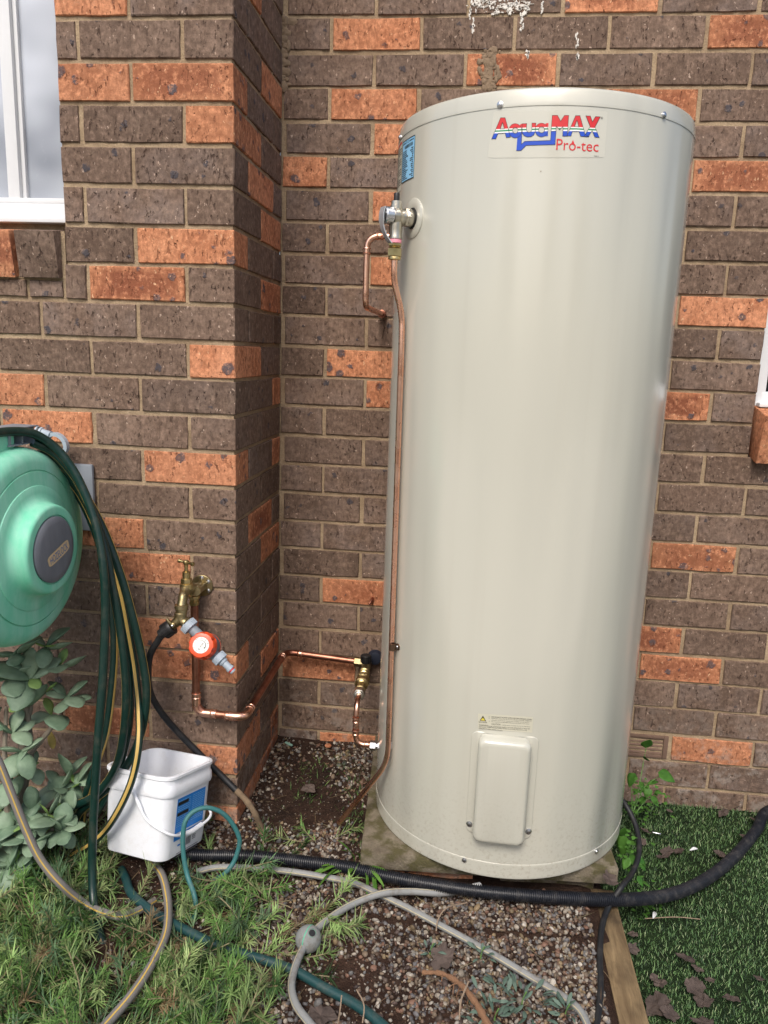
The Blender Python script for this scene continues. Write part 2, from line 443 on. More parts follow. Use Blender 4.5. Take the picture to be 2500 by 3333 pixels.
BD = brick_mat('brown_brick', (.155, .1, .072), (.245, .168, .125), 'dark')
BO = brick_mat('orange_brick', (.46, .175, .085), (.65, .3, .16), 'orange')
MORT = mortar_mat()
TANK = tank_mat('tank_enamel', (.55, .54, .46)); TANK2 = tank_mat('tank_enamel_trim', (.55, .54, .46))
COP = copper_mat('new_copper', (.82, .43, .29), (.93, .6, .46), .17); COPT = copper_mat('tarnished_copper', (.24, .095, .06), (.55, .26, .18), .3)
BRASS = copper_mat('brass', (.42, .32, .14), (.66, .53, .27), .24); BRASSO = copper_mat('weathered_brass', (.26, .2, .1), (.42, .35, .2), .32)
NICK = copper_mat('nickel_plate', (.5, .46, .38), (.68, .64, .56), .2); LEVER = simple('zinc_lever', (.62, .63, .64), .38, metal=.6); CHROME = copper_mat('zinc_steel', (.55, .56, .58), (.75, .76, .78), .16)
BLACKP = simple('black_plastic', (.012, .012, .013), .45, bump=.2); RUBBER = simple('black_rubber', (.018, .018, .018), .6, bump=.3)
PINK = simple('pink_thread_tape', (.75, .28, .36), .6); WHITEP = simple('white_paint', (.74, .75, .76), .35, var=.05)
PAIL = hose_mat('white_plastic', (.8, .82, .86), (.5, .45, .38), .22, .26); GREYP = simple('grey_plastic', (.22, .25, .28), .45, bump=.15)
GREYL = simple('pale_grey_plastic', (.36, .42, .48), .4, bump=.15); DIALR = simple('orange_red_plastic', (.72, .075, .018), .35, bump=.1); DIALW = simple('white_dial', (.78, .78, .74), .45, var=.05)
REEL = reel_mat('green_reel_plastic', (.17, .62, .41), (.48, .78, .65)); HUB = reel_mat('slate_hub_plastic', (.15, .16, .185), (.25, .26, .285))
HG = hose_mat('green_hose', (.004, .026, .02), amt=.2, rough=.2); HY = hose_mat('yellow_stripe', (.55, .37, .1), (.3, .22, .1), .4); HT = hose_mat('dark_teal_hose', (.008, .05, .052), amt=.3)
HGR = hose_mat('grey_hose', (.2, .185, .175), amt=.45, rough=.5); HGY = hose_mat('hose_yellow_stripe', (.6, .4, .08), amt=.2, rough=.5)
HW = hose_mat('pale_grey_hose', (.235, .24, .235), (.12, .08, .05), .7, .45); HWY = hose_mat('pale_stripe', (.47, .42, .28), (.2, .15, .1), .6); HTH = hose_mat('thin_teal_hose', (.035, .15, .15), (.14, .15, .13), .6)
HB = hose_mat('black_hose', (.011, .012, .014), (.1, .085, .07), .35, .42); HBT = hose_mat('muddy_hose_end', (.2, .14, .085), (.06, .04, .03), .8, .8)
CONDUIT = hose_mat('black_conduit', (.014, .016, .022), (.13, .12, .11), .4, .26)
SOIL = soil_mat(); LAWN = lawn_mat(); WOOD = wood_mat(); SLAB = slab_mat(); GLASS = glass_mat()
PEB = tone_mat('pebble', .6, .4, 500); BLADE = tone_mat('blade', .5, .35, 300, .2); TURF = tone_mat('turf_fibre', .5, .3, 300, .1)
JADE = leaf_mat('jade_leaf', (.11, .185, .115), (.22, .3, .2), (.3, .24, .16), .5, .06); JADEN = leaf_mat('young_jade_leaf', (.16, .29, .07), (.25, .38, .12), None, .45, .12); BARK = simple('succulent_bark', (.2, .17, .13), .85, var=.3, bump=.6, bscale=120)
WEED = leaf_mat('weed_leaf', (.04, .135, .02), (.085, .21, .035), None, .5, .25); GRASSL = leaf_mat('grass_leaf', (.05, .14, .015), (.11, .23, .035), (.28, .3, .08), .5, .2); SILV = leaf_mat('silver_leaf', (.055, .095, .07), (.12, .175, .135), None, .6, .1)
DEAD = leaf_mat('dead_leaf', (.05, .036, .03), (.1, .074, .062), (.17, .125, .105), .8, .05); TWIG = simple('twig_bark', (.26, .19, .13), .85, var=.35, bump=.5); ROOT = simple('root_bark', (.2, .105, .055), .9, var=.4, bump=.8)
MUD = simple('dried_mud', (.22, .155, .1), .95, var=.35, nscale=60, bump=1.0, bscale=150); SPLAT = simple('white_paint_splash', (.72, .68, .62), .7, var=.2, nscale=80)
INK = simple('black_ink', (.012, .012, .012), .5); INKR = simple('red_ink', (.62, .025, .03), .4); INKB = simple('blue_ink', (.012, .07, .5), .4); INKG = simple('green_ink', (.015, .25, .1), .4); INKW = simple('white_ink', (.8, .8, .78), .4)
LABEL = simple('clear_label', (.56, .55, .475), .1, var=.03); LBLUE = simple('blue_label_paper', (.3, .62, .88), .4, var=.05); LCREAM = simple('cream_label_paper', (.55, .53, .42), .45, var=.05); LTAN = simple('tan_label_paper', (.5, .42, .3), .5); PBLUE = simple('pail_blue_print', (.006, .2, .62), .35); INKY = simple('yellow_ink', (.8, .68, .08), .4); PLATE = simple('peach_plate', (.7, .52, .3), .4); PLATEB = simple('plate_blue_ink', (.05, .16, .4), .4)

# ================================================================== WALLS
CH, BH, D_ = .086, .076, .446
_bm = {}
def brick_mesh(L, mat, var, H=BH):
    """one face brick, front at y=0 facing -y, chipped outline, 48 triangles"""
    key = (round(L, 3), round(H, 3), mat.name, var)
    if key in _bm: return _bm[key]
    rd = random.Random(hash(key[:2]) % 9973 + var*31)
    hx, hz = L/2, H/2; pts = []
    nx = 3 if L > .15 else 2
    for i in range(nx): pts.append((-hx+L*(i+ (0 if i == 0 else rd.uniform(-.15, .15)))/nx, -hz))
    for i in range(2): pts.append((hx, -hz+H*i/2))
    for i in range(nx): pts.append((hx-L*(i+(0 if i == 0 else rd.uniform(-.15, .15)))/nx, hz))
    for i in range(2): pts.append((-hx, hz-H*i/2))
    j = .0011; n = len(pts); P = [(x+rd.uniform(-j, j), z+rd.uniform(-j, j)) for x, z in pts]
    vs = []
    for x, z in P:
        ins = rd.uniform(.001, .0026); r = math.hypot(x, z)
        vs.append((x-math.copysign(min(ins, abs(x)), x)*(1 if abs(x) > hx*.9 else .2), rd.uniform(-.0006, .0006), z-math.copysign(min(ins, abs(z)), z)*(1 if abs(z) > hz*.9 else .2)))
    for x, z in P: vs.append((x, rd.uniform(.0015, .003), z))
    for x, z in P: vs.append((x, .03, z))
    fs = [list(range(n))]
    for a in (0, n):
        for k in range(n):
            k2 = (k+1) % n; fs.append([a+k, a+n+k, a+n+k2, a+k2])
    me = bpy.data.meshes.new('brick'); me.from_pydata(vs, [], fs); me.materials.append(mat); me.update()
    _bm[key] = me; return me
def corner_mesh(lx, ly, mat, var):
    key = ('c', lx, ly, mat.name, var)
    if key in _bm: return _bm[key]
    rd = random.Random(var*77+3)
    bm = bmesh.new(); bmesh.ops.create_cube(bm, size=1)
    for v in bm.verts: v.co = Vector((v.co.x*lx, v.co.y*ly, v.co.z*BH))
    bmesh.ops.bevel(bm, geom=bm.edges[:], offset=.0017, segments=1, affect='EDGES')
    for v in bm.verts: v.co += Vector((rd.uniform(-.0008, .0008), rd.uniform(-.0008, .0008), rd.uniform(-.0008, .0008)))
    me = bpy.data.meshes.new('brick'); bm.to_mesh(me); bm.free(); me.materials.append(mat); _bm[key] = me; return me
def put_brick(me, loc, rz, wall):
    o = bpy.data.objects.new('brick', me); COL.objects.link(o)
    o.location = loc; o.rotation_euler = (random.uniform(-.004, .004), random.uniform(-.0035, .0035), rz+random.uniform(-.003, .003))
    return adopt(o, wall)
MATS = {'D': BD, 'O': BO}
def rand_col(): return 'O' if random.random() < .17 else 'D'

def mortar(name, rects, axis, label):
    """rects: (u0,u1,z0,z1) on a plane; uneven raked joint surface; axis 'F' faces -y, 'R' faces +x"""
    vs = []; fs = []; st = .014
    for (u0, u1, z0, z1, dpt) in rects:
        nu = max(1, int((u1-u0)/st)); nz = max(1, int((z1-z0)/st)); b = len(vs)
        for i in range(nu+1):
            for k in range(nz+1):
                u = u0+(u1-u0)*i/nu; z = z0+(z1-z0)*k/nz
                h = .0028*noise.noise(Vector((u*38, z*38, dpt*9)))+.0012*noise.noise(Vector((u*120, z*120, 3)))
                if axis == 'F': vs.append((u, dpt+h, z))
                else: vs.append((dpt-h, u, z))
        for i in range(nu):
            for k in range(nz):
                a = b+i*(nz+1)+k; q = [a, a+nz+1, a+nz+2, a+1]
                fs.append(q)
    mb = MB(); mb.add(vs, fs)
    return mb
ZT = 2.70; ZB = -.25; RC = .0052
# --- wall with the window and the hose reel
WX, WZ = -.405, 1.345
mb = mortar('w', [(-1.0, -RC, ZB, 1.300, RC), (WX, -RC, 1.300, ZT, RC), (-1.0, WX, 1.300, WZ, RC)], 'F', '')
mb.box(((-1.0-.0075)/2-.0038, .065, (ZB+1.3)/2), (.985, .09, 1.3-ZB-.02)); mb.box(((WX)/2, .065, (1.3+ZT)/2), (-WX-.02, .09, ZT-1.3)); mb.box(((WX-1.0)/2, .075, 1.39), (1.0+WX, .06, .17)); mb.box(((WX-1.0)/2-.001, .029, 1.3975), (1.0+WX-.004, .05, .108))
wallL = mb.build('brick_wall', MORT); wallL['kind'] = 'thing'
tag(wallL, 'brown and orange brick wall with the large window, behind the green hose reel', 'brick wall')
# --- short return wall
mb = mortar('w', [(RC, D_+.004, ZB, ZT, -RC)], 'R', '')
mb.box((-.05, .28, (ZB+ZT)/2), (.08, .33, ZT-ZB-.01))
wallR = mb.build('brick_wall', MORT); wallR['kind'] = 'thing'
tag(wallR, 'narrow shaded brick return wall turning the corner towards the water heater', 'brick wall')
# --- wall behind the tank
WX2, WZ2 = 1.337, .948
mb = mortar('w', [(-.006, WX2, ZB, ZT, D_+RC), (WX2, 2.0, ZB, WZ2, D_+RC)], 'F', '')
mb.box((.66, D_+.06, (ZB+ZT)/2), (1.3, .08, ZT-ZB-.01)); mb.box((1.66, D_+.06, (ZB+WZ2)/2), (.66, .08, WZ2-ZB-.01))
wallB = mb.build('brick_wall', MORT); wallB['kind'] = 'thing'
tag(wallB, 'brown and orange brick wall directly behind the beige water heater', 'brick wall')

LEFT = {26: 'OD', 25: 'DD', 24: 'OD', 23: 'DO', 22: 'DDD', 21: 'OO', 20: 'ODD', 19: 'DD', 18: 'DDD', 17: 'OD', 16: 'DOD', 15: 'DDDD', 14: 'ODDD', 13: 'DDOD', 12: 'DDOD', 11: 'ODDD', 10: 'DDDO', 9: 'DODD', 8: 'DODD', 7: 'DDDD', 6: 'DODD', 5: 'ODDD', 4: 'DDDD', 3: 'DODD', 2: 'ODDD', 1: 'DDDO', 0: 'ODDD', -1: 'DDDD', -2: 'DDDD'}
RET = {26: 'D', 25: 'DD', 24: 'D', 23: 'DD', 22: 'O', 21: 'DD', 20: 'D', 19: 'OD', 18: 'O', 17: 'DD', 16: 'O', 15: 'DD', 14: 'D', 13: 'DO', 12: 'D', 11: 'DO', 10: 'D', 9: 'OD', 8: 'O', 7: 'DD', 6: 'D', 5: 'DD', 4: 'O', 3: 'DD', 2: 'D', 1: 'DO', 0: 'O', -1: 'DD', -2: 'D'}
BACK = {26: 'DDDODDDD', 25: 'DDDODDDD', 24: 'DODDDODD', 23: 'DDODDDDD', 22: 'DODDODDD', 21: 'DODDDDDD', 20: 'ODDDDODD', 19: 'DODDDDDD', 18: 'DDDODDDD', 17: 'DODDDDDD', 16: 'DDODDODD', 15: 'DDDDDDDD', 14: 'DODDDDDD', 13: 'DODDODDD', 12: 'DDDODDDD', 11: 'DDDDDDDD', 10: 'DDDDODDO', 9: 'DDDDDDDD', 8: 'DDODDODD', 7: 'DDDDDDDD', 6: 'DODDDDDD', 5: 'DDDDODDD', 4: 'DDDDDODD', 3: 'ODDDDDDO', 2: 'DDDDDDDD', 1: 'DDDDVODD', 0: 'DODDODDD', -1: 'DDDDDDDD', -2: 'DDDDDDDD'}
for c in range(-2, 32):
    zc = c*CH-BH/2+random.uniform(-.0012, .0012); odd = c % 2
    s = LEFT.get(c) or ''.join(rand_col() for _ in range(4))
    # corner brick shows on both faces
    lx, ly = (.23, .11) if odd else (.11, .23)
    put_brick(corner_mesh(lx, ly, MATS[s[0]], random.randrange(4)), (-lx/2, ly/2, zc), 0, wallL)
    x1 = -(lx+.01); k = 1
    while x1 > -.98:
        x0 = x1-.23; a = max(x0, -.99)
        if c >= 17: a = max(a, WX)
        if c == 16: a = max(a, WX-.004)
        if x1-a > .03 and not (c >= 16 and x1 < WX+.02):
            col = s[k] if k < len(s) else rand_col()
            put_brick(brick_mesh(x1-a, MATS[col], random.randrange(6)), ((x1+a)/2+random.uniform(-.0012, .0012), random.uniform(-.0012, .0012), zc), 0, wallL)
        x1 = x0-.01; k += 1
    # return
    y0 = ly+.01; k = 0; s = RET.get(c, 'DOD'[c % 2:])
    while y0 < D_-.03:
        y1 = min(y0+.23, D_-(.002 if odd else .006)); col = s[k] if k < len(s) else 'D'
        put_brick(brick_mesh(y1-y0, MATS[col], random.randrange(6)), (random.uniform(-.001, .001), (y0+y1)/2, zc+random.uniform(-.001, .001)), math.pi/2, wallR)
        y0 = y1+.01; k += 1
    # back
    s = BACK.get(c) or ''.join(rand_col() for _ in range(8))
    if odd: xs = [(.0127+.2427*n, .0127+.2427*n+.232) for n in range(0, 8)]
    else: xs = [(.003, .126)]+[(.136+.2425*n, .136+.2425*n+.232) for n in range(0, 8)]
    for k, (a, b) in enumerate(xs):
        if c >= 12: b = min(b, WX2)
        b = min(b, 1.99)
        if b-a < .03: continue
        col = s[k] if k < len(s) else rand_col()
        if col == 'V':
            vent = (a, b, zc); continue
        put_brick(brick_mesh(b-a, MATS[col], random.randrange(6)), ((a+b)/2+random.uniform(-.0012, .0012), D_+random.uniform(-.0012, .0012), zc+random.uniform(-.001, .001)), 0, wallB)
# window sill bricks of the reveal wall (on edge, tilted) and the split course under them
for i, (a, b, col) in enumerate([(-.515, -.418, 'D'), (-.625, -.527, 'O'), (-.735, -.637, 'D'), (-.845, -.747, 'O'), (-.955, -.857, 'D')]):
    me = MB(); me.box((0, 0, 0), (b-a, .115, .105), Matrix.Rotation(R_(9), 3, 'X') @ Matrix.Rotation(R_(random.uniform(-1, 1)), 3, 'Y'), .002, .0007)
    o = me.build('sill_brick', MATS[col]); o.location = ((a+b)/2, .036, 1.405); adopt(o, wallL)
for a, b in [(-.50, -.418), (-.60, -.51), (-.73, -.61), (-.96, -.74)]:
    put_brick(brick_mesh(b-a, BD, 1, .037), ((a+b)/2, -.001, 1.321), 0, wallL)
for i, a in enumerate((1.345, 1.455, 1.565, 1.675, 1.785, 1.895)):
    me = MB(); me.box((0, 0, 0), (.1, .15, .135), Matrix.Rotation(R_(12), 3, 'X'), .002, .0007)
    o = me.build('sill_brick', MATS['ODDODD'[i]]); o.location = (a+.05, D_+.02, 1.018); adopt(o, wallB)
# terracotta air vent
a, b, zc = vent
TERRA = simple('terracotta_vent', (.17, .105, .075), .9, var=.25, bump=.5)
mb = MB(); cx = (a+b)/2
mb.box((cx, D_+.02, zc), (b-a-.004, .008, BH-.004)); mb.box((a+.008, D_+.008, zc), (.014, .018, BH-.002), None, .002); mb.box((b-.008, D_+.008, zc), (.014, .018, BH-.002), None, .002)
mb.box((cx, D_+.008, zc+BH/2-.006), (b-a-.031, .018, .009), None, .0015); mb.box((cx, D_+.008, zc-BH/2+.006), (b-a-.031, .018, .009), None, .0015)
ventp = mb.build('air_vent', TERRA, wallB)
for i in range(5):
    mb = MB(); mb.box((cx, D_+.009, zc-.024+.012*i), (b-a-.032, .012, .0062), Matrix.Rotation(R_(-25), 3, 'X'), .001); mb.build('slat', TERRA, ventp)
# left window
WY = .055
zr0, zr1 = V(100, 712, WY).z, V(100, 662, WY).z
mb = MB(); mb.box((-.69, WY+.02, (zr0+zr1)/2), (.61, .05, zr1-zr0), None, .003); mb.box((-.69, WY+.012, zr1+.006), (.61, .03, .012), None, .002)
mb.box((-.692, WY-.012, zr0-.007), (.6, .05, .012), None, .002)
mb.box((WX+.03, WY+.02, (zr1+ZT)/2), (.035, .05, ZT-zr1), None, .003)
win = mb.build('window', WHITEP, wallL)
xb = V(52, 640, WY).x
mb = MB(); mb.box((xb-.004, WY+.01, (zr1+ZT)/2), (.03, .022, ZT-zr1), None, .003); mb.box((xb+.016, WY+.018, (zr1+ZT)/2), (.01, .014, ZT-zr1), None, .002); mb.build('sash', WHITEP, win)
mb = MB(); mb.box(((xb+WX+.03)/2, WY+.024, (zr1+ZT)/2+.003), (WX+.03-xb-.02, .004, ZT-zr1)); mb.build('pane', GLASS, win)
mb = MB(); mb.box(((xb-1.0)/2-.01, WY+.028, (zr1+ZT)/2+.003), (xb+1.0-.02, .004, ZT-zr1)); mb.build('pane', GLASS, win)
# right window
y2 = D_+.03
mb = MB(); mb.box((WX2+.012, y2+.02, (1.09+ZT)/2), (.045, .04, ZT-1.09), None, .003); mb.box((1.7, y2+.02, 1.112), (.68, .042, .035), None, .003); mb.box((1.7, y2+.005, 1.094), (.7, .06, .012), None, .003)
win2 = mb.build('window', WHITEP, wallB)
DGL = simple('dark_glass', (.012, .014, .016), .06, spec=.8)
mb = MB(); mb.box((1.7, y2+.03, (1.12+ZT)/2), (.67, .004, ZT-1.125)); mb.build('pane', DGL, win2)

# ================================================================== GROUND
TURFZ = -.138
def bedz(x, y):
    z = -.044 + .012*noise.noise(Vector((x*3.1, y*3.1, 1.7))) + .006*noise.noise(Vector((x*11, y*11, 5.2)))
    if y > .1: z += .02*min(1, (y-.1)/.25)
    if x > .3 and -.3 < y < .0: z += .012
    if x > .88: z -= (x-.88)*.35
    return z
mb = MB(); mb.add([(-30, -60, TURFZ-.004), (40, -60, TURFZ-.004), (40, .6, TURFZ-.004), (-30, .6, TURFZ-.004)], [[0, 1, 2, 3]])
g = mb.build('ground', LAWN)
BOUNCE = simple('pale_bounce_sheet', (.36, .33, .28), .85, var=.2, nscale=4, bump=.3)
mb = MB(); mb.add([(-9, -9, TURFZ+.012), (10, -9, TURFZ+.012), (10, -1.35, TURFZ+.012), (-9, -1.35, TURFZ+.012)], [[0, 1, 2, 3]]); pv_ = mb.build('path', BOUNCE); tag(pv_, 'unseen pale concrete sheet added behind the viewer to lighten the tank reflection', 'path', kind='structure')  # unseen pale sheet, added to brighten the tank's lower half by reflection
tag(g, 'lawn ground reaching from the brick wall outwards', 'ground', kind='structure')
vs = []; fs = []; nx, ny = 110, 90; x0, x1, y0, y1 = -1.05, .935, -1.15, .47
for i in range(nx+1):
    for j in range(ny+1):
        x = x0+(x1-x0)*i/nx; y = y0+(y1-y0)*j/ny; vs.append((x, y, bedz(x, y)))
for i in range(nx):
    for j in range(ny):
        a = i*(ny+1)+j; fs.append([a, a+ny+1, a+ny+2, a+1])
mb = MB(); mb.add(vs, fs); g = mb.build('garden_bed', SOIL); tag(g, 'dark damp soil of the garden bed around the tank base', 'soil', kind='structure')

# timber edging
A = G(1968, 2940, -.045); B = G(2065, 3333, -.045)
dr = (B-A); dr.z = 0; dr.normalize(); L = 1.25; ang = math.atan2(dr.x, -dr.y)
mb = MB(); mb.box((0, 0, 0), (.058, L, .1), None, .003, .0012)
o = mb.build('timber_edging', WOOD); o.location = A+dr*(L/2-.05)+Vector((0, 0, -.05)); o.rotation_euler = (0, 0, math.atan2(dr.y, dr.x)+math.pi/2)
tag(o, 'weathered pine sleeper edging between the gravel and the green turf', 'timber edging')
# concrete slab and the bricks it stands on
def slab_pt(px, py, z): return G(px, py, z)
c1 = G(1173, 2775, .037); c2 = G(2015, 2830, .037); e = (c2-c1); e.z = 0; Lx = e.length; e.normalize(); nrm = Vector((-e.y, e.x, 0))
rot = Matrix((e, nrm, Vector((0, 0, 1)))).transposed()
slab = empty('tank_plinth', (c1.x, c1.y, -.04), 'mossy square concrete slab under the water heater on a brick footing', 'concrete slab')
cen = (c1+c2)/2+nrm*.29
mb = MB(); mb.box((cen.x, cen.y, .016), (Lx, .58, .0415), rot, .004, .0015); mb.build('slab', SLAB, slab)
for i in range(2):
    for j in range(2):
        p = c1+e*(.16+.29*j)+nrm*(.085+.3*i); mb = MB()
        mb.box((p.x, p.y, -.033), (.225, .105, .052), rot, .003, .0012); mb.build('footing_brick', BO if (i+j) % 2 == 0 else SLAB, slab)

# ================================================================== WATER HEATER
ZB_, ZT_ = .0375, 1.691
heater = empty('water_heater', (TC[0], TC[1], ZB_), 'tall beige cylindrical electric hot water tank standing on the slab', 'water heater')
cx, cy = TC
mb = MB(); mb.lathe([(TR-.0015, .069-.0+.0), (TR, .0705), (TR, .4), (TR, .8), (TR, 1.2), (TR, 1.655), (TR, 1.664)], (cx, cy, 0), (0, 0, 1), 128, False, False); mb.build('body', TANK, heater)
mb = MB(); mb.lathe([(TR+.0003, 1.6580), (TR+.0011, 1.6582), (TR+.0012, 1.6590), (TR+.0010, 1.665), (TR-.0005, 1.676), (TR-.0018, 1.685), (TR-.0030, 1.6885), (TR-.0055, 1.6905), (TR-.0085, 1.6912), (TR-.02, 1.6925), (.15, 1.703), (.01, 1.706)], (cx, cy, 0), (0, 0, 1), 128, False, True); lid = mb.build('lid', TANK2, heater)
mb = MB(); mb.lathe([(TR-.02, ZB_), (TR-.0012, ZB_+.0002), (TR+.0002, ZB_+.0010), (TR+.0007, ZB_+.0025), (TR+.0007, ZB_+.006), (TR+.0007, .070), (TR+.0007, .0748), (TR+.0005, .0752), (TR+.0001, .0754), (TR-.001, .0755)], (cx, cy, 0), (0, 0, 1), 128, True, False); ring = mb.build('base_ring', TANK2, heater)
def surf(th, z, r): return Vector((cx+r*math.cos(th), cy+r*math.sin(th), z))
def screw(p, n, r, parent, mat=CHROME):
    mb = MB(); mb.lathe([(r*1.25, -.001), (r*1.25, .0008), (r, .0012), (r*.85, r*.55), (r*.4, r*.72)], p, n, 14)
    s = mb.build('screw', mat, parent)
    n = Vector(n).normalized(); t = n.cross(Vector((0, 0, 1))).normalized(); u = t.cross(n); mb = MB()
    a = random.uniform(0, 1.5); e1 = t*math.cos(a)+u*math.sin(a); e2 = -t*math.sin(a)+u*math.cos(a); q = Vector(p)+n*(r*.74)
    for f, h in ((e1, e2), (e2, e1)): mb.add([q-f*r*.5-h*r*.1, q+f*r*.5-h*r*.1, q+f*r*.5+h*r*.1, q-f*r*.5+h*r*.1], [[0, 1, 2, 3]])
    mb.build('slot', INK, s) if len(parent.children) < 0 else None
    return s
def nrm_at(p): return Vector((p.x-cx, p.y-cy, 0)).normalized()
for px, py in ((1628, 340), (2162, 374), (1302, 447)):
    p = CYL(px, py, TR+.0022); screw(p, nrm_at(p), .0048, lid)
for px, py in ((1511, 2800), (1942, 2772)):
    p = CYL(px, py, TR+.0018); screw(p, nrm_at(p), .0046, ring)
# --- access cover: pressed steel box on a curved flange
cov = None
th0, th1 = R_(-105.1), R_(-79.0); z0, z1 = .143, .392
def cyl_patch(mb, th0, th1, z0, z1, r, nt=16, nz=2):
    vs = []; fs = []
    for i in range(nt+1):
        for k in range(nz+1): vs.append(surf(th0+(th1-th0)*i/nt, z0+(z1-z0)*k/nz, r))
    for i in range(nt):
        for k in range(nz):
            a = i*(nz+1)+k; fs.append([a, a+nz+1, a+nz+2, a+1])
    mb.add(vs, fs)
def soft_box(th0, th1, z0, z1, rc, prof, n=10):
    """rounded rectangle rings in (theta,z) stepped outwards: prof = (inset, height)"""
    mb = MB(); vs = []; rings = []
    for ins, h in prof:
        ring = []; a0 = th0+ins/TR; a1 = th1-ins/TR; b0 = z0+ins; b1 = z1-ins; r = max(.002, rc-ins*.3)
        for (ca, cz, s0) in ((a1-r/TR, b1-r, 0), (a0+r/TR, b1-r, 90), (a0+r/TR, b0+r, 180), (a1-r/TR, b0+r, 270)):
            for k in range(n): an = R_(s0+90*k/(n-1)); ring.append((ca+r*math.cos(an)/TR, cz+r*math.sin(an)))
        rings.append((ring, h))
    m_ = len(rings[0][0])
    for ring, h in rings: vs += [surf(t, z, TR+h) for t, z in ring]
    fs = []
    for i in range(len(rings)-1):
        for k in range(m_): k2 = (k+1) % m_; fs.append([i*m_+k, i*m_+k2, (i+1)*m_+k2, (i+1)*m_+k])
    # cap with quads strip across so that it bends with the tank
    last = (len(rings)-1)*m_; half = m_//2
    for k in range(half-1): fs.append([last+k, last+k+1, last+m_-2-k, last+m_-1-k])
    mb.add(vs, fs); return mb
cov = soft_box(th0, th1, z0, z1, .014, [(0, .0005), (0, .0016), (.0008, .0024), (.002, .0025)]).build('access_cover', TANK2, heater)
# raised box, built front to back so the cap follows the width
soft_box(R_(-102.0), R_(-82.2), .137, .390, .016, [(0, .002), (.0008, .012), (.002, .022), (.005, .027), (.009, .029), (.014, .0295)]).build('cover_box', TANK2, cov)
for px, py in ((1528, 2682), (1720, 2706)):
    p = CYL(px, py, TR+.0026); screw(p, nrm_at(p), .0058, cov)

# --- print on the tank: flat artwork laid on the curved sheet
def tess(outer, holes=()):
    rings = [[Vector((x, y, 0)) for x, y in outer]]+[[Vector((x, y, 0)) for x, y in h] for h in holes]
    flat = [v for r in rings for v in r]
    return [(v.x, v.y) for v in flat], [list(t) for t in tessellate_polygon(rings)]
def ellipse(cx_, cy_, rx, ry, n=22): return [(cx_+rx*math.cos(2*math.pi*k/n), cy_+ry*math.sin(2*math.pi*k/n)) for k in range(n)]
def lay(flat_list, mapf, mat_fn, mats, name, parent, xs=(), ys=()):
    """flat_list: [(verts2d, faces)]; cut along xs/ys lines, then map every vertex onto the surface"""
    bm = bmesh.new()
    for vs, fs in flat_list:
        bv = [bm.verts.new((x, y, 0)) for x, y in vs]
        for f in fs:
            try: bm.faces.new([bv[i] for i in f])
            except ValueError: pass
    for x in xs: bmesh.ops.bisect_plane(bm, geom=bm.verts[:]+bm.edges[:]+bm.faces[:], plane_co=(x, 0, 0), plane_no=(1, 0, 0), dist=1e-6)
    for co, no in ys: bmesh.ops.bisect_plane(bm, geom=bm.verts[:]+bm.edges[:]+bm.faces[:], plane_co=co, plane_no=no, dist=1e-6)
    mb = MB(); bm.verts.index_update(); bm.faces.ensure_lookup_table()
    vv = [mapf(v.co.x, v.co.y) for v in bm.verts]
    by = {}
    for f in bm.faces:
        c = f.calc_center_median(); mb_i = mat_fn(c.x, c.y) if mat_fn else 0
        by.setdefault(mb_i, []).append([v.index for v in f.verts])
    b = len(mb.v); mb.v += [tuple(x) for x in vv]
    for mi, fl in by.items():
        for f in fl: mb.f.append(f); mb.mi.append(mi); mb.sm.append(True)
    bm.free(); return mb.build(name, mats, parent)
_tx = {}
def text_flat(txt):
    """outline text as flat polygons scaled to the unit box"""
    if txt in _tx: return _tx[txt]
    cu = bpy.data.curves.new('t', 'FONT'); cu.body = txt; cu.resolution_u = 3
    ob = bpy.data.objects.new('t', cu); COL.objects.link(ob); dg = bpy.context.evaluated_depsgraph_get()
    me = ob.evaluated_get(dg).to_mesh(); vs = [(v.co.x, v.co.y) for v in me.vertices]; fs = [list(p.vertices) for p in me.polygons]
    ob.evaluated_get(dg).to_mesh_clear(); bpy.data.objects.remove(ob); bpy.data.curves.remove(cu)
    if vs:
        ax = min(v[0] for v in vs); bx = max(v[0] for v in vs); ay = min(v[1] for v in vs); by_ = max(v[1] for v in vs)
        vs = [((x-ax)/(bx-ax), (y-ay)/(by_-ay)) for x, y in vs]
    _tx[txt] = (vs, fs); return _tx[txt]
def quad_map(tl, tr, br, bl, u, v):   # v up
    x = (bl[0]*(1-u)+br[0]*u)*(1-v)+(tl[0]*(1-u)+tr[0]*u)*v; y = (bl[1]*(1-u)+br[1]*u)*(1-v)+(tl[1]*(1-u)+tr[1]*u)*v
    return x, y
def text_in(txt, tl, tr, br, bl):
    vs, fs = text_flat(txt); return [quad_map(tl, tr, br, bl, u, v) for u, v in vs], fs
def rect(x0, y0, x1, y1): return [(x0, y0), (x1, y0), (x1, y1), (x0, y1)], [[0, 1, 2, 3]]
def ribbon(poly, w_, closed=True):
    vs = []; fs = []; n = len(poly)
    for i in range(n if closed else n-1):
        a = poly[i]; b = poly[(i+1) % n]; dx, dy = b[0]-a[0], b[1]-a[1]; l_ = math.hypot(dx, dy) or 1; nx_, ny_ = -dy/l_*w_/2, dx/l_*w_/2; ex, ey = dx/l_*w_/2, dy/l_*w_/2
        k = len(vs); vs += [(a[0]-ex+nx_, a[1]-ey+ny_), (b[0]+ex+nx_, b[1]+ey+ny_), (b[0]+ex-nx_, b[1]+ey-ny_), (a[0]-ex-nx_, a[1]-ey-ny_)]; fs.append([k, k+1, k+2, k+3])
    return vs, fs
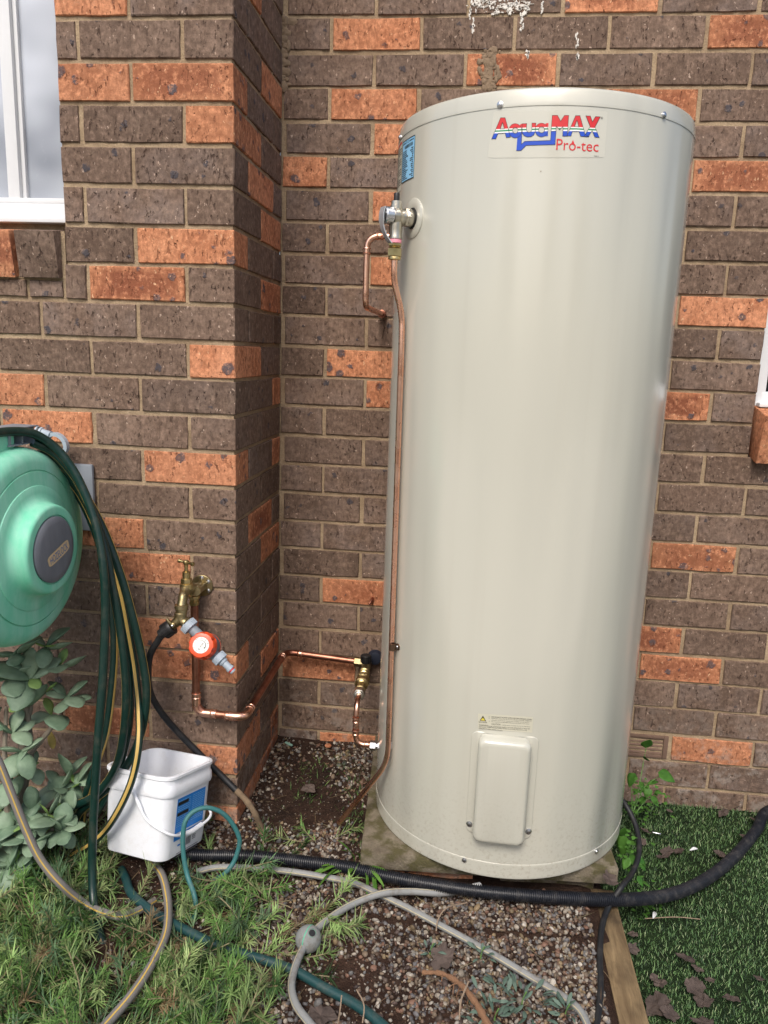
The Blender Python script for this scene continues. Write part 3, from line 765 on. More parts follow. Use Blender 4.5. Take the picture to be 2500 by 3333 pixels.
# brand label, drawn in its own flat drawing units (q) and laid on the sheet
def LB(eps):
    return lambda x, y: CYL(1500+x*.30139, 330+y*.30139, TR+eps)
def rrect(tl, tr, br, bl, k=.04, n=4):
    c = [tl, tr, br, bl]; out = []
    for i in range(4):
        p, a, b = c[i], c[i-1], c[(i+1) % 4]
        for t in range(n+1):
            s = t/n; p0 = (p[0]+(a[0]-p[0])*k, p[1]+(a[1]-p[1])*k); p2 = (p[0]+(b[0]-p[0])*k, p[1]+(b[1]-p[1])*k)
            out.append(tuple(p0[j]*(1-s)**2+p[j]*2*s*(1-s)+p2[j]*s*s for j in (0, 1)))
    return out
XS = [300+25*i for i in range(54)]
lab = lay([tess(rrect((358, 100), (1588, 105), (1552, 606), (288, 610)))], LB(.0004), None, [LABEL], 'brand_label', heater, XS)
A1 = [(333, 405), (430, 175), (478, 175), (537, 386), (492, 390), (478, 342), (402, 347), (378, 403)]; A1h = [(425, 298), (452, 225), (470, 296)]
Qo = ellipse(588, 316, 70, 78); Qh = ellipse(588, 313, 30, 32)
QT = [(640, 250), (662, 240), (655, 462), (690, 430), (970, 420), (975, 322), (1030, 320), (1018, 466), (705, 475), (652, 530), (600, 532), (612, 380)]
U = [(662, 240), (712, 238), (708, 300), (715, 325), (735, 335), (760, 325), (768, 300), (768, 233), (812, 233), (805, 320), (790, 360), (760, 380), (720, 384), (685, 370), (664, 345)]
AO = ellipse(872, 308, 70, 75); AH = ellipse(872, 306, 33, 33); AS = [(915, 238), (948, 232), (940, 375), (905, 375)]
Mm = [(988, 150), (1045, 150), (1078, 213), (1120, 150), (1166, 150), (1150, 375), (1100, 375), (1105, 268), (1068, 305), (1030, 265), (1028, 320), (975, 322)]
A2 = [(1145, 372), (1240, 153), (1287, 153), (1342, 355), (1385, 380), (1295, 378), (1278, 325), (1205, 325), (1190, 373)]; A2h = [(1228, 272), (1256, 200), (1275, 275)]
Xx = [(1352, 155), (1400, 157), (1422, 220), (1455, 163), (1507, 165), (1450, 275), (1495, 390), (1448, 385), (1418, 315), (1378, 382), (1330, 380), (1398, 270)]
parts2 = [tess(A1, [A1h]), tess(Qo, [Qh]), tess(QT), tess(U), tess(AO, [AH]), tess(AS), tess(Mm), tess(A2, [A2h]), tess(Xx)]
def bandy(x): return np.interp(x, [330, 640, 1000, 1250, 1470], [303, 285, 274, 276, 287])
def bmat(x, y):
    d = y-bandy(x); return 0 if d < 0 else 1 if d < 13 else 2 if d < 29 else 1 if d < 45 else 3
ys = []
for k0 in (0, 13, 29, 45):
    for xa, xb_ in ((330, 640), (640, 1000), (1000, 1250), (1250, 1470)):
        ya, yb = bandy(xa)+k0, bandy(xb_)+k0; ys.append(((xa, ya, 0), (-(yb-ya), xb_-xa, 0)))
lay(parts2, LB(.0009), bmat, [INKR, INKW, INKG, INKB], 'logo_lettering', lab, XS, ys)
outl = [ribbon(p_, 4) for p_ in (A1, A1h, Qh, U, AH, Mm, A2, A2h, Xx)]+[ribbon(Qo, 3), ribbon(AO, 3)]+[ribbon(QT[1:-1], 4, False)]
lay(outl, LB(.0011), None, [INK], 'logo_outline', lab, XS)
lay([text_in('Pro-tec', (1036, 402), (1492, 428), (1486, 545), (1030, 523)), tess([(1212, 415), (1226, 452), (1214, 470), (1192, 458)]), text_in('®', (1512, 165), (1536, 166), (1536, 192), (1511, 191))], LB(.001), lambda x, y: 1 if y < 200 else 0, [INKR, INK], 'lettering', lab, XS)
lay([text_in('126682 D', (1438, 583), (1490, 585), (1490, 597), (1438, 595))], LB(.001), None, [INK], 'small_print', lab, XS)
# warning label
def LW(eps): return lambda x, y: CYL(1530+x*.1507, 2290+y*.1507, TR+eps)
XW = [100+100*i for i in range(14)]
wl = lay([tess([(175, 215), (1365, 295), (1345, 630), (170, 545)])], LW(.0004), None, [LCREAM], 'warning_label', heater, XW)
lines = [('1)', 405, 268, 425, .067, 18), ('2)', 405, 305, 425, .067, 18), ('3)', 405, 375, 425, .067, 18), ('DISCONNECT POWER SUPPLY BEFORE OPENING COVER.', 465, 275, 1340, .067, 26), ('Operation of the thermal cutout indicates a possibly dangerous', 465, 312, 1325, .065, 22), ('situation. In this event always call a qualified service person.', 465, 348, 1285, .065, 22), ('Do not permit combustible materials to be close to this cover.', 465, 382, 1285, .065, 22),
         ('CAUTION', 465, 425, 655, .067, 34), ('- Hotter water increases the risk of scald injury', 680, 455, 1300, .06, 22), ('DANGER', 190, 380, 368, .09, 30), ('WARNING:', 192, 445, 405, .09, 32), ('FOR CONTINUED SAFETY OF THIS APPLIANCE IT MUST BE', 415, 483, 1290, .06, 24), ('INSTALLED, OPERATED AND MAINTAINED IN ACCORDANCE WITH THE', 192, 490, 1228, .08, 24), ('MANUFACTURERS INSTRUCTIONS.', 192, 525, 705, .1, 24)]
fl = []
for s_, xa, ya, xb_, sl, h in lines:
    yb = ya+(xb_-xa)*sl; fl.append(text_in(s_, (xa, ya), (xb_, yb), (xb_, yb+h), (xa, ya+h)))
lay(fl, LW(.0008), None, [INK], 'lettering', wl, XW)
lay([tess([(280, 262), (347, 382), (212, 368)])], LW(.0007), None, [INK], 'warning_triangle', wl)
lay([tess([(280, 296), (325, 370), (233, 360)])], LW(.0009), None, [INKY], 'warning_triangle', wl)
lay([tess([(274, 305), (286, 305), (284, 340), (276, 340)]), tess([(275, 346), (285, 346), (285, 356), (275, 356)])], LW(.0012), None, [INK], 'warning_mark', wl)
# rating label and the warranty label beside it: laid by angle and height
def LA(th0, th1, za, zb, eps): return lambda u, v: surf(R_(th0+(th1-th0)*u), za+(zb-za)*v, TR+eps)
rl = lay([rect(0, 0, 1, 1)], LA(-160.3, -147.8, 1.562, 1.645, .0006), None, [LBLUE], 'rating_label', heater, [i/6 for i in range(1, 6)])
fl = [ribbon([(.01, .006), (.99, .006), (.99, .994), (.01, .994)], .022)]
rd = random.Random(4)
def bars(x0, x1, y, h, r=rd, wmin=.05, wmax=.12):
    """a line of print too small to read: word-long dashes"""
    out = []; x = x0
    while x < x1:
        w_ = min(r.uniform(wmin, wmax), x1-x); out.append(rect(x, y, x+w_, y+h)); x += w_+.022
    return out
for i in range(15):
    y = .72-.048*i; fl += bars(.06, .06+rd.uniform(.3, .58), y, .028); fl += bars(rd.choice([.7, .78, .84]), .93, y, .028)
x = .22
while x < .88: w_ = rd.choice([.012, .02, .03]); fl.append(rect(x, .79, x+w_, .87)); x += w_+rd.choice([.012, .022])
fl.append(text_in('315', (.34, .965), (.58, .965), (.58, .90), (.34, .90))); fl += bars(.62, .92, .915, .03); fl += bars(.06, .3, .915, .03)
lay(fl, LA(-160.3, -147.8, 1.562, 1.645, .0009), None, [INK], 'lettering', rl, [i/6 for i in range(1, 6)])
r2 = lay([rect(0, 0, 1, 1)], LA(-176, -161.2, 1.55, 1.655, .0006), None, [LCREAM], 'instruction_label', heater, [i/6 for i in range(1, 6)])
fl = []
for i in range(17): fl += bars(.05+(.0 if i % 5 else .3), .95 if i % 4 else .6, .86-.05*i, .02, rd, .08, .3)
fl += bars(.3, .95, .905, .05, rd, .1, .25)
lay(fl, LA(-176, -161.2, 1.55, 1.655, .0009), lambda x, y: 1 if y > .9 else 0, [INK, INKR], 'lettering', r2, [i/6 for i in range(1, 6)])
# tiny chip in the enamel
q = [(865+11*math.cos(a)*(1 if k % 2 else .4), 755+12*math.sin(a)*(1 if k % 2 else .4)) for k, a in enumerate([i*math.pi/4 for i in range(8)])]
lay([tess([(x-1500/1, y) for x, y in [(a_+1500, b_) for a_, b_ in q]])], LB(.0006), None, [TWIG], 'chip', heater)

# ================================================================== PLUMBING
def fitting(mb, p, axis, prof, seg=20): mb.lathe(prof, p, axis, seg)
def hexnut(mb, p, axis, r, h): mb.lathe([(r*.9, -h/2), (r, -h/2+.001), (r, h/2-.001), (r*.9, h/2)], p, axis, 6, flat=True)
def press_ring(mb, p, axis, r): mb.lathe([(r, -.008), (r+.0022, -.007), (r+.0026, -.005), (r+.0006, -.003), (r+.0006, .003), (r+.0026, .005), (r+.0022, .007), (r, .008)], p, axis, 20, False, False)
# --- temperature and pressure relief valve
TH = R_(-147.3); n = Vector((math.cos(TH), math.sin(TH), 0)); side = Vector((-n.y, n.x, 0))
ctr = surf(TH, 1.4800, TR); up = Vector((0, 0, 1))
valve = empty('relief_valve', ctr, 'brass pressure relief valve with steel lever on the tank side', 'relief valve')
mb = MB(); mb.lathe([(.021, .0002), (.0215, .003), (.026, .004), (.039, .0035), (.041, .002), (.0415, -.004)], ctr-n*.001, n, 40, False, False); mb.build('escutcheon', TANK2, valve)
mb = MB(); mb.lathe([(.0205, -.004), (.0205, .0036)], ctr, n, 28, True, True); mb.build('rubber_seal', RUBBER, valve)
mb = MB(); mb.lathe([(.015, .0), (.0185, .006), (.0185, .016), (.0168, .018), (.016, .03), (.0168, .036), (.0185, .038), (.0185, .048), (.0155, .05), (.0145, .058)], ctr, n, 28); bod = ctr+n*.040
mb.lathe([(.0125, 0), (.0125, .016), (.0112, .0165), (.0112, .024)], bod+up*.006, up, 20)
mb.lathe([(.014, 0), (.0142, .018), (.0135, .03), (.0142, .032), (.0142, .037), (.011, .0375)], bod-up*.008, -up, 24); body = mb.build('valve_body', NICK, valve)
mb = MB(); hexnut(mb, ctr+n*.018, n, .0195, .011); mb.build('hex_collar', NICK, valve)
mb = MB(); mb.lathe([(.0165, .05), (.018, .0515), (.018, .066), (.0155, .0685), (.006, .0695)], ctr, n, 28); mb.build('spring_cap', CHROME, valve)
mb = MB(); mb.lathe([(.0062, .0), (.0062, .016), (.0055, .0175)], bod+up*.029, up, 14); mb.build('probe_cap', BLACKP, valve)
mb = MB(); mb.lathe([(.0128, .045), (.0134, .047), (.0134, .053), (.0128, .0535)], bod, -up, 22); mb.build('thread_tape', PINK, valve)
mb = MB(); hexnut(mb, bod-up*.0565, up, .0148, .006); mb.lathe([(.0115, .0595), (.0125, .061), (.0115, .0625)], bod, -up, 20); hexnut(mb, bod-up*.072, up, .0158, .017); mb.lathe([(.0128, .0805), (.0134, .0815), (.013, .0865), (.009, .0875)], bod, -up, 22); mb.build('compression_nut', BRASS, valve)
# lever: bent steel strip
lp = [ctr+n*.0700+up*.016, ctr+n*.0735+up*.004, ctr+n*.0735-up*.012, ctr+n*.069-up*.030, ctr+n*.058-up*.047, ctr+n*.046-up*.058]
P, T, N_ = path(lp, .004); vs = []; fs = []
for i, p in enumerate(P):
    nn = T[i].cross(side).normalized(); w_ = .0105 if i < len(P)*.35 else .0075
    for a_, b_ in ((-1, -1), (1, -1), (1, 1), (-1, 1)): vs.append(p+side*w_*a_+nn*.0011*b_)
for i in range(len(P)-1):
    for k in range(4): k2 = (k+1) % 4; fs.append([i*4+k, i*4+k2, (i+1)*4+k2, (i+1)*4+k])
fs += [[3, 2, 1, 0], [len(vs)-4+k for k in range(4)]]
mb = MB(); mb.add(vs, fs, False); mb.lathe([(.003, -.012), (.003, .012)], ctr+n*.067+up*.004, side, 10); lev = mb.build('lever', LEVER, valve)
# --- drain line of the relief valve down the tank
dp0 = bod-up*.086
t1 = R_(-148.3); rr = TR+.0125
pts = [dp0, Vector((dp0.x, dp0.y, 1.352)), surf(R_(-149.0), 1.285, rr), surf(t1, 1.23, rr), surf(R_(-147.2), .6, rr), surf(R_(-146.2), .222, rr+.001)]
endp = G(1104, 2678, -.005); pts += [endp]
pp = rounded(pts, .045, 6)
drain = empty('drain_pipe', (endp.x, endp.y, -.03), 'long thin copper drain pipe running down beside the tank', 'copper pipe')
mb = MB(); mb.tube(pp, .0066, 16, step=.006); mb.build('pipe', COP, drain)
p = CYL(1278, 2105, TR+.0125); mb = MB(); mb.lathe([(.0069, -.009), (.0079, -.0088), (.0079, .0088), (.0069, .009)], p, up, 18, False, False)
sd_ = Vector((-math.sin(t1), math.cos(t1), 0)); q = p+sd_*-.014; nn = nrm_at(p)
e1 = Vector((math.sin(t1)*-1, math.cos(t1), 0)); 
for sgn in (1,):
    c0 = surf(t1+.055, p.z, TR+.0016); mb.lathe([(.008, -.0012), (.008, .001), (.0072, .0015)], c0, nrm_at(c0), 16)
clip = mb.build('pipe_clip', simple('bronze_clip', (.11, .065, .04), .4, metal=.6), drain); screw(c0+nrm_at(c0)*.0015, nrm_at(c0), .0042, clip)
p = CYL(1271, 2425, TR+.0012); mb = MB(); mb.box(p, (.009, .0012, .016), Matrix.Rotation(math.atan2(nrm_at(p).y, nrm_at(p).x)+math.pi/2, 3, 'Z')); mb.build('tape_tab', WHITEP, heater)
# --- hot water outlet
hz = 1.468; a0 = Vector((.365, .1, hz)); a1 = Vector((.291, .1, hz)); a2 = Vector((.291, .1, 1.306)); a3 = Vector((.294, D_, 1.306))
hot = empty('hot_water_pipe', a3, 'short bent copper pipe from behind the relief valve into the wall', 'copper pipe')
mb = MB(); mb.tube(rounded([a0, a1, a2, a3], .03), .0072, 16, step=.005); mb.build('pipe', COP, hot)
for p, ax in ((a1-up*.034, up), (a1+Vector((.03, 0, 0)), (1, 0, 0))): mb = MB(); press_ring(mb, p, ax, .0072); mb.build('press_ring', COP, hot)
mb = MB(); hexnut(mb, a0-Vector((.012, 0, 0)), (1, 0, 0), .0145, .014); mb.lathe([(.012, 0), (.012, .025)], a0-Vector((.006, 0, 0)), (1, 0, 0), 18); mb.build('union_nut', NICK, hot)
mb = MB(); mb.lathe([(.0085, 0), (.0115, .001), (.0115, .02), (.009, .021)], a3-Vector((0, .021, 0)), (0, 1, 0), 20); mb.build('wall_sleeve', COPT, hot)
# --- copper stub left in the wall
p = V(1212, 1945, D_); mb = MB(); mb.tube([p+Vector((0, .02, 0)), p+Vector((0, -.012, -.004)), p+Vector((-.006, -.024, -.014))], .0045, 10, step=.004)
o = mb.build('pipe_stub', COPT); tag(o, 'small cut-off copper stub sticking out of the wall above the valve', 'pipe stub')
# --- cold supply: from the tap round the corner to the stop valve
zP = .295; rz_ = V(632, 1960, -.03); xr = rz_.x+.0005
k0 = Vector((xr, -.03, .575)); k1 = Vector((xr+.001, -.03, .283)); k2 = Vector((.03, -.03, .281)); k3 = Vector((.03, .412, .281)); k4 = Vector((.2468, .412, .2665))
cold = empty('cold_water_pipe', (xr, -.03, .28), 'thick copper supply pipe running down from the tap and round the brick corner', 'copper pipe')
mb = MB(); mb.tube(rounded([k0, k1, k2, k3, k4], .036), .0096, 20, step=.006); mb.build('pipe', COPT, cold)
for p, ax in ((k1+up*.047, up), (k1+Vector((.045, 0, 0)), (1, 0, 0)), (k2-Vector((.044, 0, 0)), (1, 0, 0)), (k2+Vector((0, .046, 0)), (0, 1, 0)), (k3-Vector((0, .046, 0)), (0, 1, 0)), (k3+Vector((.046, 0, -.003)), (1, 0, -.06))):
    mb = MB(); press_ring(mb, p, ax, .0096); mb.build('press_ring', COP, cold)
mb = MB(); mb.tube(rounded([k1+up*.05, k1, k1+Vector((.05, 0, 0))], .034), .0108, 20, step=.005, caps=False); mb.build('press_elbow', COP, cold); mb = MB(); mb.tube(rounded([k2-Vector((.05, 0, 0)), k2, k2+Vector((0, .05, 0))], .034), .0108, 20, step=.005, caps=False)
mb.build('press_elbow', COP, cold)
# --- stop valve and check valve
sv = Vector((.285, .405, .262))
stop = empty('stop_valve', sv, 'brass stop valve with black knob and stacked brass fittings near the tank foot', 'valve')
mb = MB(); hexnut(mb, Vector((.256, .411, .266)), (1, 0, -.06), .0155, .02); hexnut(mb, Vector((.27, .409, .265)), (1, 0, 0), .0115, .012); mb.build('union_nut', BRASSO, stop)
d = Vector((.012, -.305, .012)).normalized()
mb = MB(); mb.lathe([(.013, -.035), (.0135, -.01), (.0145, 0), (.0145, .02), (.012, .022)], sv+Vector((0, -.01, .0)), d, 22); mb.lathe([(.0105, -.012), (.0105, .012), (.0118, .013), (.0118, .018)], sv+Vector((0, -.022, 0)), up, 18); mb.build('valve_body', BRASSO, stop)
mb = MB()
K = [(.0145, .018), (.0148, .02), (.0155, .04), (.0138, .0415)]
mb.lathe(K, sv+Vector((0, -.022, -.002)), up, 24)
for k in range(12):
    a = 2*math.pi*k/12; q = sv+Vector((.0152*math.cos(a), -.022+.0152*math.sin(a), .029)); mb.box(q, (.0022, .0022, .019), Matrix.Rotation(a, 3, 'Z'))
mb.build('knob', BLACKP, stop)
mb = MB(); mb.lathe([(.02, 0), (.024, .004), (.02, .02), (.012, .022)], sv+Vector((.022, .04, .012)), (0, -1, 0), 18); mb.build('wall_flange', simple('blue_black_rubber', (.012, .016, .03), .5), stop)
ce = Vector((.2974, .10, .275))
base = sv+d*.06
segs = [('check_valve', [(.0115, 0), (.0158, .002), (.016, .022), (.013, .026), (.0145, .034), (.019, .038), (.0195, .062), (.0155, .066)], 20), ('check_valve_nut', None, 6), ('reducing_nut', None, 6)]
mb = MB(); L0 = (ce-base).length; ax = (ce-base).normalized()
mb.lathe([(.010, 0), (.0155, .002), (.0155, .012), (.0115, .014), (.0118, .024), (.0165, .026), (.0165, .034), (.0135, .036), (.0135, .05), (.0188, .053), (.0188, .066), (.0155, .07), (.0155, .08), (.0185, .083), (.0195, .10), (.0165, .104), (.0125, .107), (.0125, .125)], base, ax, 24); mb.build('check_valve', BRASS, stop)
for s_, r_, h_ in ((.094, .0208, .018), (.06, .0205, .012), (.138, .0155, .016)): mb = MB(); hexnut(mb, base+ax*s_, ax, r_, h_); mb.build('hex_nut', BRASS, stop)
mb = MB(); hexnut(mb, base+ax*.165, ax, .0168, .026); mb.lathe([(.0125, .15), (.0125, .185), (.0095, .187)], base, ax, 20); mb.build('nickel_nut', NICK, stop)
z3 = Vector((.2977, .1, .1625)); z4 = Vector((.352, .1, .161))
mb = MB(); mb.tube(rounded([base+ax*.17, ce+Vector((0, .01, 0)), z3, z4], .03), .0074, 16, step=.005); inl = mb.build('inlet_pipe', COP, stop)
for p, ax_p in ((z3+up*.034, up), (z3+up*.07, up), (z3+Vector((.032, 0, 0)), (1, 0, 0))): mb = MB(); press_ring(mb, p, ax_p, .0074); mb.build('press_ring', COP, stop)
mb = MB(); hexnut(mb, z4-Vector((.006, 0, 0)), (1, 0, 0), .0135, .016); mb.lathe([(.0105, 0), (.0105, .02)], z4, (1, 0, 0), 16); mb.build('chrome_nut', CHROME, stop)

# ================================================================== GARDEN TAP
fl_ = V(660, 1905, 0)
tap = empty('garden_tap', fl_, 'old brass garden tap with T handle on a round wall plate', 'tap')
fc = Vector((-.087, 0, .614))
mb = MB(); mb.lathe([(.0275, .0), (.0275, .004), (.026, .0055), (.014, .0065), (.0125, .012), (.0125, .05)], fc, (0, -1, 0), 28, True, True); fl = mb.build('wall_plate', BRASSO, tap)
for a in (35, 90, -35): q = fc+Vector((.0205*math.cos(R_(a)), -.0058, .0205*math.sin(R_(a)))); screw(q, (0, -1, 0), .0042, fl)
tb = Vector((-.1065, -.058, .622))
mb = MB(); mb.lathe([(.0118, 0), (.0125, .001), (.0125, .007), (.0118, .008)], Vector((-.094, -.036, .617)), (-.35, -1, .1), 20); mb.build('thread_tape', PINK, tap)
sp = V(591, 1975, -.1)
mb = MB(); mb.tube([Vector((-.09, -.02, .615)), Vector((-.098, -.043, .62)), tb, tb+Vector((.001, -.022, -.008)), sp+Vector((0, .012, .022)), sp+Vector((0, .004, .008)), sp], .013, 20, rf=lambda t, i: .0115+.0035*math.exp(-((t-.38)/.16)**2), step=.004)
mb.lathe([(.0145, -.006), (.0165, -.005), (.0165, .004), (.0145, .005), (.0135, .014), (.0125, .015)], sp, (0, -.05, -1), 22); body = mb.build('tap_body', BRASSO, tap)
mb = MB(); hexnut(mb, tb+up*.02, up, .0135, .012); mb.lathe([(.0155, .0), (.0158, .003), (.0158, .0125), (.0125, .014)], tb, up, 22); mb.lathe([(.0095, .026), (.0095, .042), (.008, .043), (.0045, .044), (.0045, .062)], tb, up, 18); mb.build('bonnet', BRASS, tap)
hc = tb+up*.0655
mb = MB(); mb.lathe([(.0055, -.006), (.0075, -.002), (.0075, .003), (.005, .0055)], hc, up, 16); hd = Vector((.92, -.35, -.05)).normalized()
mb.lathe([(.0025, -.024), (.0052, -.0225), (.0052, -.019), (.003, -.014), (.0034, 0), (.003, .014), (.0052, .019), (.0052, .0225), (.0025, .024)], hc, hd, 14); mb.build('handle', BRASS, tap)
mb = MB(); p = Vector((xr, -.03, .578)); mb.lathe([(.0115, 0), (.0125, .002), (.0125, .01), (.0105, .011), (.0105, .016), (.0145, .018), (.0145, .024), (.0115, .026), (.0115, .036)], p-up*.006, up, 20); mb.tube([p+up*.028, p+up*.038, Vector((-.09, -.03, .616))], .0118, 16, step=.004); mb.build('riser_nut', BRASS, tap)
# --- Y splitter
yc = V(588, 2012, -.103)
spl = empty('hose_splitter', yc, 'brass two-way hose splitter hanging under the garden tap', 'hose splitter')
l1 = V(553, 2044, -.112); r1 = V(622, 2040, -.112)
mb = MB(); mb.lathe([(.013, -.01), (.0145, .0), (.0145, .008), (.012, .01)], yc+up*.006, (0, 0, 1), 20)
mb.tube([yc+up*.008, yc-up*.006+Vector((-.006, -.003, 0)), l1.lerp(yc, .35), l1], .012, 18, rf=lambda t, i: .0135-.0035*t, step=.004); mb.tube([yc+up*.008, yc-up*.006+Vector((.006, -.003, 0)), r1.lerp(yc, .35), r1], .012, 18, rf=lambda t, i: .0135-.0035*t, step=.004)
mb.build('splitter_body', BRASSO, spl)
for e_, sgn in ((l1, -1), (r1, 1)):
    c = yc.lerp(e_, .55)+Vector((0, -.012, .0)); mb = MB(); mb.lathe([(.007, 0), (.0072, .004), (.005, .006)], c, (0, -1, 0), 14); tv = Vector((sgn*.6, 0, .8)).normalized()
    mb.tube([c+Vector((0, -.004, 0)), c+Vector((0, -.006, 0))+tv*.012, c+Vector((0, -.005, 0))+tv*.021], .0036, 8, step=.003); k = mb.build('lever_handle', BRASSO, spl); screw(c+Vector((0, -.006, 0)), (0, -1, 0), .003, k)
# --- tap timer
tmr_c = V(662, 2102, -.15); dirn = (V(757, 2172, -.135)-V(612, 2030, -.118)).normalized()
tm = empty('tap_timer', tmr_c, 'orange red dial water timer clipped under the tap splitter', 'tap timer')
view = (Vector(CAMP)-tmr_c).normalized(); fn = (view*.93+Vector((-.30, 0, .12))).normalized()
fn = (fn-dirn*fn.dot(dirn)*.6).normalized()
mb = MB(); mb.lathe([(.024, -.05), (.0305, -.048), (.0312, -.03), (.0312, -.004), (.028, -.002)], tmr_c, fn, 40); mb.build('housing', HUB, tm)
mb = MB(); mb.lathe([(.0316, -.0135), (.0322, -.013), (.0322, -.0115), (.0316, -.011)], tmr_c-fn*.03, fn, 40, False, False); mb.build('trim_ring', DIALR, tm)
# scalloped dial
e1 = fn.cross(up).normalized(); e2 = e1.cross(fn); vs = []; fs = []; seg = 72
prof = [(.0325, .0, 1), (.0325, .003, 1), (.0318, .006, 1), (.030, .021, 1), (.0275, .024, .2), (.0205, .0252, 0)]
for r, h, sc in prof:
    for k in range(seg):
        a = 2*math.pi*k/seg; cut = max(0, math.cos(a*7+.4))**3*.0042*sc*(0 if h < .003 else 1); vs.append(tmr_c+fn*h+(e1*math.cos(a)+e2*math.sin(a))*(r-cut))
for i in range(len(prof)-1):
    for k in range(seg): k2 = (k+1) % seg; fs.append([i*seg+k, i*seg+k2, (i+1)*seg+k2, (i+1)*seg+k])
fs.append([(len(prof)-1)*seg+k for k in range(seg)]); mb = MB(); mb.add(vs, fs); dial = mb.build('dial', DIALR, tm)
mb = MB(); mb.lathe([(.0187, 0), (.0187, .0004)], tmr_c+fn*.0252, fn, 40); face = mb.build('dial_face', DIALW, tm)
def TM(x, y): return tmr_c+fn*.026+(-e1 if False else e1)*x*.0187+e2*y*.0187
# e1 points right as seen from the front
if e1.dot(Vector(CR)) < 0: e1 = -e1
def rot2(f, ang, cx_, cy_):
    ca, sa = math.cos(ang), math.sin(ang); return [(cx_+x*ca-y*sa, cy_+x*sa+y*ca) for x, y in f]
def tx(txt, w_, h, ang, cx_, cy_):
    vs, fs = text_flat(txt); return rot2([((u-.5)*w_, (v-.5)*h) for u, v in vs], ang, cx_, cy_), fs
fl = [tx('POPE', .62, .22, R_(55), .12, .02), ribbon(rot2(ellipse(0, 0, .08, .1, 10), R_(55), -.2, -.5), .045)]
for k in range(22):
    a = R_(120-k*7); b = R_(120-(k+1)*7); w0 = .02+.0035*k
    fl.append(([(math.cos(a)*(.58-w0/2), math.sin(a)*(.58-w0/2)), (math.cos(b)*(.58-w0/2), math.sin(b)*(.58-w0/2)), (math.cos(b)*(.58+w0/2), math.sin(b)*(.58+w0/2)), (math.cos(a)*(.58+w0/2), math.sin(a)*(.58+w0/2))], [[0, 1, 2, 3]]))
fl.append(([(.62, -.2), (.34, -.28), (.42, -.46)], [[0, 1, 2]]))
fl += [tx('T', .14, .14, R_(35), -.48, .55), rot2([(-.2, .02), (.2, .02), (.2, -.02), (-.2, -.02)], R_(35), -.55, .7) and (rot2([(-.2, .02), (.2, .02), (.2, -.02), (-.2, -.02)], R_(35), -.58, .7), [[0, 1, 2, 3]])]
for s_, a in (('0', 165), ('15', 200), ('30', 232), ('45', 268), ('60', 305), ('75', 340), ('90', 15), ('105', 50), ('120', 88)):
    fl.append(tx(s_, .075*len(s_), .12, R_(a-90), .8*math.cos(R_(a)), .8*math.sin(R_(a))))
    fl.append((ellipse(.94*math.cos(R_(a)), .94*math.sin(R_(a)), .03, .03, 8), [list(range(8))]))
lay(fl, TM, None, [INK], 'dial_lettering', face)
def ribbed(mb, p, ax, r, h, nrib=22):
    ax = Vector(ax).normalized(); mb.lathe([(r*.93, 0), (r, .001), (r, h-.001), (r*.93, h)], p, ax, 28); t = ax.cross(up).normalized(); u_ = ax.cross(t)
    for k in range(nrib):
        a = 2*math.pi*k/nrib; q = Vector(p)+ax*h/2+(t*math.cos(a)+u_*math.sin(a))*r; M = Matrix((t*-math.sin(a)+u_*math.cos(a), t*math.cos(a)+u_*math.sin(a), ax)).transposed(); mb.box(q, (.0016, .0018, h*.86), M)
a_ = V(607, 2029, -.12); mb = MB(); ribbed(mb, a_, dirn, .0195, .017, 26); mb.build('inlet_collar', GREYL, tm)
mb = MB(); mb.lathe([(.0125, .015), (.0125, .05)], a_, dirn, 20); mb.build('inlet_stem', GREYP, tm); mb = MB(); mb.lathe([(.0125, .028), (.0125, .045), (.015, .046), (.015, .05)], tmr_c-fn*.02, dirn, 20); mb.build('connector_stem', GREYP, tm)
o_ = V(706, 2134, -.145); mb = MB(); ribbed(mb, o_, dirn, .0165, .0165, 24); mb.lathe([(.011, .016), (.0115, .022), (.0105, .024), (.0085, .025), (.0085, .04), (.0098, .041), (.0098, .046), (.0075, .047), (.0075, .053), (.0065, .055)], o_, dirn, 20); mb.build('outlet_connector', GREYL, tm)
mb = MB(); mb.lathe([(.0078, .0), (.0086, .0008), (.0086, .002), (.0078, .0028)], o_+dirn*.0475, dirn, 20); mb.build('o_ring', INKR, tm)
# --- black hose from the splitter to the ground
bc = (V(530, 2060, -.115)-l1).normalized()
hose = empty('black_hose', G(850, 2695, -.04), 'black rubber hose hanging from the tap splitter down to the soil', 'hose')
mb = MB(); ribbed(mb, l1-bc*.002, bc, .0185, .02, 18); mb.lathe([(.0185, -.008), (.0195, -.006), (.0195, 0), (.0185, .001)], l1, bc, 24); mb.lathe([(.0125, .018), (.0125, .028), (.0105, .03)], l1, bc, 18); mb.build('hose_nut', BLACKP, hose)
hp = [l1+bc*.02, V(518, 2080, -.115), V(490, 2128, -.112), V(482, 2190, -.105), V(490, 2255, -.08), V(527, 2322, -.05), V(579, 2383, -.03), V(640, 2445, -.02), V(717, 2521, -.022), V(769, 2573, -.032)]
mb = MB(); mb.tube(hp, .0082, 14); mb.build('hose_tube', HB, hose)
mb = MB(); mb.tube([V(764, 2568, -.031), V(800, 2604, -.038), V(826, 2642, -.045), G(852, 2700, -.035), G(860, 2716, -.045)], .0076, 14, rf=lambda t, i: .0078+.0006*math.sin(i*1.3)); mb.build('muddy_end', HBT, hose)

